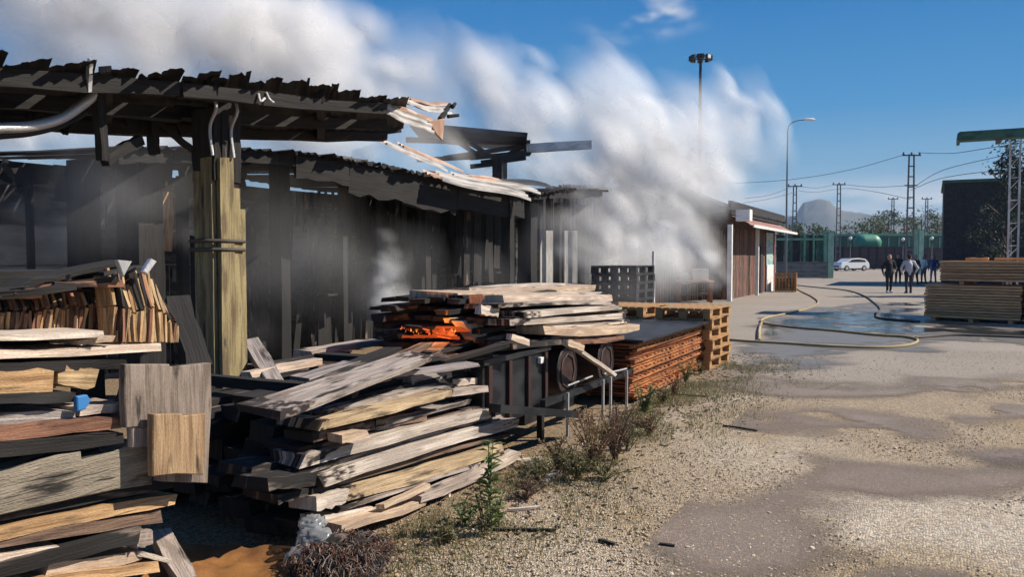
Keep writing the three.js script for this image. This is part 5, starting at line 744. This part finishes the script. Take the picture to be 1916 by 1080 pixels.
  inst('loose_gravel', sg, new THREE.MeshStandardMaterial({ roughness: 0.95 }), spots(52000, () => { const dd = 2.6 + 11 * Math.pow(R(), 1.7), a = rr(-0.64, 0.68), p = EYE.clone().addScaledVector(FWD, dd).addScaledVector(V(Math.cos(YAW), 0, -Math.sin(YAW)), a * dd); if (p.x < -2.95) return null; const dens = fbm(p.x * 0.9, p.z * 0.9, 841, 4); if (dens < 0.36 + 0.18 * R()) return null; const s = rr(0.003, 0.009) * (R() < 0.03 ? 1.8 : 1), t = stoneTones[Math.floor(R() * 6)]; return { x: p.x, y: 0.004 + s * 0.2, z: p.z, ry: R() * 6.3, rx: rr(-0.4, 0.4), s: [s, s, s * rr(0.7, 1.3)], c: C(...t) }; }), 'loose gravel scattered over the yard');
  inst('bark_litter', new THREE.BoxGeometry(1, 1, 1), new THREE.MeshStandardMaterial({ roughness: 1 }), spots(1500, () => { const z = -rr(2.6, 14), x = -2.85 + Math.abs(gauss()) * 0.6; const c = [C(0.05, 0.035, 0.025), C(0.10, 0.065, 0.04), C(0.022, 0.02, 0.02), C(0.26, 0.17, 0.10)][Math.floor(R() * 4)]; return { x, y: 0.008, z, ry: R() * 6.3, rz: rr(-0.2, 0.2), s: [rr(0.01, 0.05), rr(0.004, 0.009), rr(0.005, 0.014)], c }; }), 'dark bark litter on the soil beside the piles');
  for (const [u0, v0, u1, v1, l] of [[1352, 796, 1416, 806, 'thin dark stick on the gravel before the orange panels'], [1234, 1018, 1262, 1022, 'short brown stick on the bare asphalt edge'], [920, 990, 1040, 992, 'dark stick lying beside the tall green weed'], [1255, 737, 1320, 742, 'thin dark stick beside the orange panels'], [1120, 1010, 1150, 1018, 'dark bark scrap on the gravel']]) tag(plank(onY(u0, v0, 0.012), onY(u1, v1, 0.012), 0.014, 0.02, M.half, { name: 'stick' }), l, 'stick', 'sticks on the ground');
  for (let k = 0; k < 7; k++) { const a = onY(rr(930, 1060), rr(860, 960), 0.012); tag(plank(a, a.clone().add(V(rr(-0.1, 0.25), 0, -rr(0.1, 0.35))), 0.016, rr(0.02, 0.05), [M.grey, M.half, M.pale][k % 3], { name: 'splinter', seg: 2 }), 'wood splinter on the soil beside the half-burnt pile', 'splinter', 'splinters beside the pile'); }
}
// ------------------------------------------------------------------ smoke: a volume of soft curved wisps tilted towards the yard and the sun to look bright, thick where the photograph's smoke is thick
{
  R = mulberry(99);
  // one wisp: a soft shred, dense in the middle and thinning out to nothing at its rim, scattering light every way
  const wisp = (seed) => {
    const rings = [0, 0.14, 0.28, 0.42, 0.56, 0.68, 0.79], S = 10, pos = [], nor = [], col = [], idx = [];
    rings.forEach((r, j) => { for (let i = 0; i < S; i++) { const a = (i / S) * 6.283 + j * 0.2, q = r * (0.8 + 0.4 * hash(i, seed, 3)), x = Math.cos(a) * q, y = Math.sin(a) * q, al = r > 0.75 ? 0 : Math.pow(0.5 + 0.5 * Math.cos(Math.PI * r), 1.3); pos.push(x, y, 0.10 * Math.sin(x * 3 + seed) * (1 - r)); const n = V(x * 1.1, y * 1.1, 0.8).normalize(); nor.push(n.x, n.y, n.z); col.push(1, 1, 1, al); } });
    for (let j = 0; j < rings.length - 1; j++) for (let i = 0; i < S; i++) { const a = j * S + i, b = j * S + ((i + 1) % S), c = a + S, d = b + S; idx.push(a, c, b, b, c, d); }
    const g = new THREE.BufferGeometry(); g.setAttribute('position', new THREE.Float32BufferAttribute(pos, 3)); g.setAttribute('normal', new THREE.Float32BufferAttribute(nor, 3)); g.setAttribute('color', new THREE.Float32BufferAttribute(col, 4)); g.setIndex(idx); return g;
  };
  const mat = (r, gg, b, o) => new THREE.MeshPhysicalMaterial({ color: C(r, gg, b), roughness: 1, transmission: 0.35, thickness: 0, specularIntensity: 0, side: THREE.DoubleSide, transparent: true, opacity: o, vertexColors: true });
  let W = 0;
  // blobs: [u, v, spread u, spread v, depth, spread of depth, wisps, size in metres]
  const plume = (name, label, m, blobs) => {
    const list = []; for (const [u, v, du, dv, d, dd, n, size] of blobs) for (let k = 0; k < n; k++) { const p = atD(u + gauss() * du, v + gauss() * dv, Math.max(3, d + gauss() * dd)); const sc = size * Math.exp(rr(-0.8, 0.5)); if (p.y < sc * 0.7) p.y = sc * rr(0.7, 1.4); list.push([p, sc]); }
    const o = new THREE.InstancedMesh(wisp(++W), m, list.length), D = new THREE.Object3D(); list.forEach(([p, sc], i) => { D.position.copy(p); D.quaternion.setFromUnitVectors(V(0, 0, 1), V(0.69, 0.37, 0.62).normalize().addScaledVector(V(gauss(), gauss(), gauss()).normalize(), 0.34).normalize()); D.rotateZ(R() * 6.3); D.scale.set(sc, sc * rr(0.75, 1), sc); D.updateMatrix(); o.setMatrixAt(i, D.matrix); }); o.name = numbered(name); shadow(o); tag(o, label, 'smoke'); o.userData.kind = 'stuff'; scene.add(o);
  };
  plume('smoke', 'thick white smoke rolling out of the burnt shed', mat(0.97, 0.98, 0.985, 0.27), [
    [1205, 465, 48, 26, 22, 1.0, 30, 1.15], [1150, 420, 24, 34, 21, 0.7, 12, 1.0], [1210, 385, 52, 38, 23.5, 1.1, 38, 1.5], [1195, 305, 80, 40, 24, 1.1, 42, 1.65], [1325, 245, 50, 48, 26, 1.1, 18, 1.6], [1285, 335, 38, 42, 25, 1.1, 13, 1.4], [1095, 290, 78, 28, 23, 1.1, 26, 1.45], [1045, 215, 74, 34, 24, 1.2, 20, 1.5], [960, 230, 60, 24, 23, 1.0, 8, 1.3], [925, 140, 48, 40, 22, 1.2, 10, 1.45], [1190, 205, 76, 30, 25, 1.2, 10, 1.6], [1000, 320, 60, 14, 22, 1.0, 10, 1.1], [1425, 210, 22, 46, 27, 1.2, 4, 1.3]]);
  plume('smoke', 'grey smoke drifting over the charred canopy', mat(0.88, 0.875, 0.87, 0.29), [
    [60, 30, 170, 38, 16, 0.7, 25, 1.7], [260, 60, 140, 38, 16, 0.7, 25, 1.7], [450, 60, 120, 42, 16.5, 0.7, 20, 1.65], [610, 110, 86, 38, 17, 0.8, 16, 1.5], [750, 155, 72, 36, 19, 1.0, 11, 1.5], [690, 50, 56, 44, 18, 1.0, 5, 1.5], [300, 170, 240, 32, 14.5, 0.6, 24, 1.2], [80, 245, 130, 28, 12.5, 0.4, 22, 0.95], [420, 250, 130, 20, 13, 0.4, 22, 0.95], [700, 290, 80, 18, 15, 0.4, 9, 0.95]]);
  plume('smoke', 'whitish smoke curling up from the flames', mat(0.84, 0.85, 0.86, 0.13), [
    [738, 572, 20, 20, 8.1, 0.3, 32, 0.25], [726, 510, 12, 28, 8.6, 0.3, 15, 0.24], [790, 584, 22, 7, 7.8, 0.25, 12, 0.17], [1095, 430, 34, 50, 17, 1.0, 22, 0.8], [1290, 500, 42, 22, 27, 1.0, 18, 0.95], [1350, 440, 12, 50, 28, 0.5, 9, 0.9]]);
  plume('smoke', 'thin smoke hanging inside the burnt shed', mat(0.84, 0.85, 0.86, 0.17), [
    [540, 440, 44, 26, 12.6, 0.15, 14, 0.62], [640, 440, 50, 24, 13.8, 0.15, 10, 0.62], [100, 400, 110, 36, 9.3, 0.12, 14, 0.5], [330, 400, 70, 30, 10.8, 0.12, 8, 0.5], [860, 430, 50, 20, 17.0, 0.15, 6, 0.7]]);
  plume('smoke', 'faint smoke drifting out between the burnt posts', mat(0.84, 0.85, 0.86, 0.05), [
    [520, 520, 36, 60, 9.4, 0.3, 4, 1.0], [620, 490, 60, 60, 9.8, 0.3, 5, 1.0], [740, 460, 60, 50, 10.6, 0.3, 3, 1.0], [110, 400, 110, 60, 7.6, 0.2, 5, 0.8], [320, 400, 50, 60, 8.4, 0.2, 3, 0.8], [1160, 540, 26, 26, 13, 0.3, 5, 0.7], [1060, 440, 50, 40, 14, 0.4, 6, 0.9]]);
}
scene.fog = new THREE.FogExp2(new THREE.Color().setRGB(0.55, 0.72, 0.95), 0.00024);

renderer.render(scene, camera);
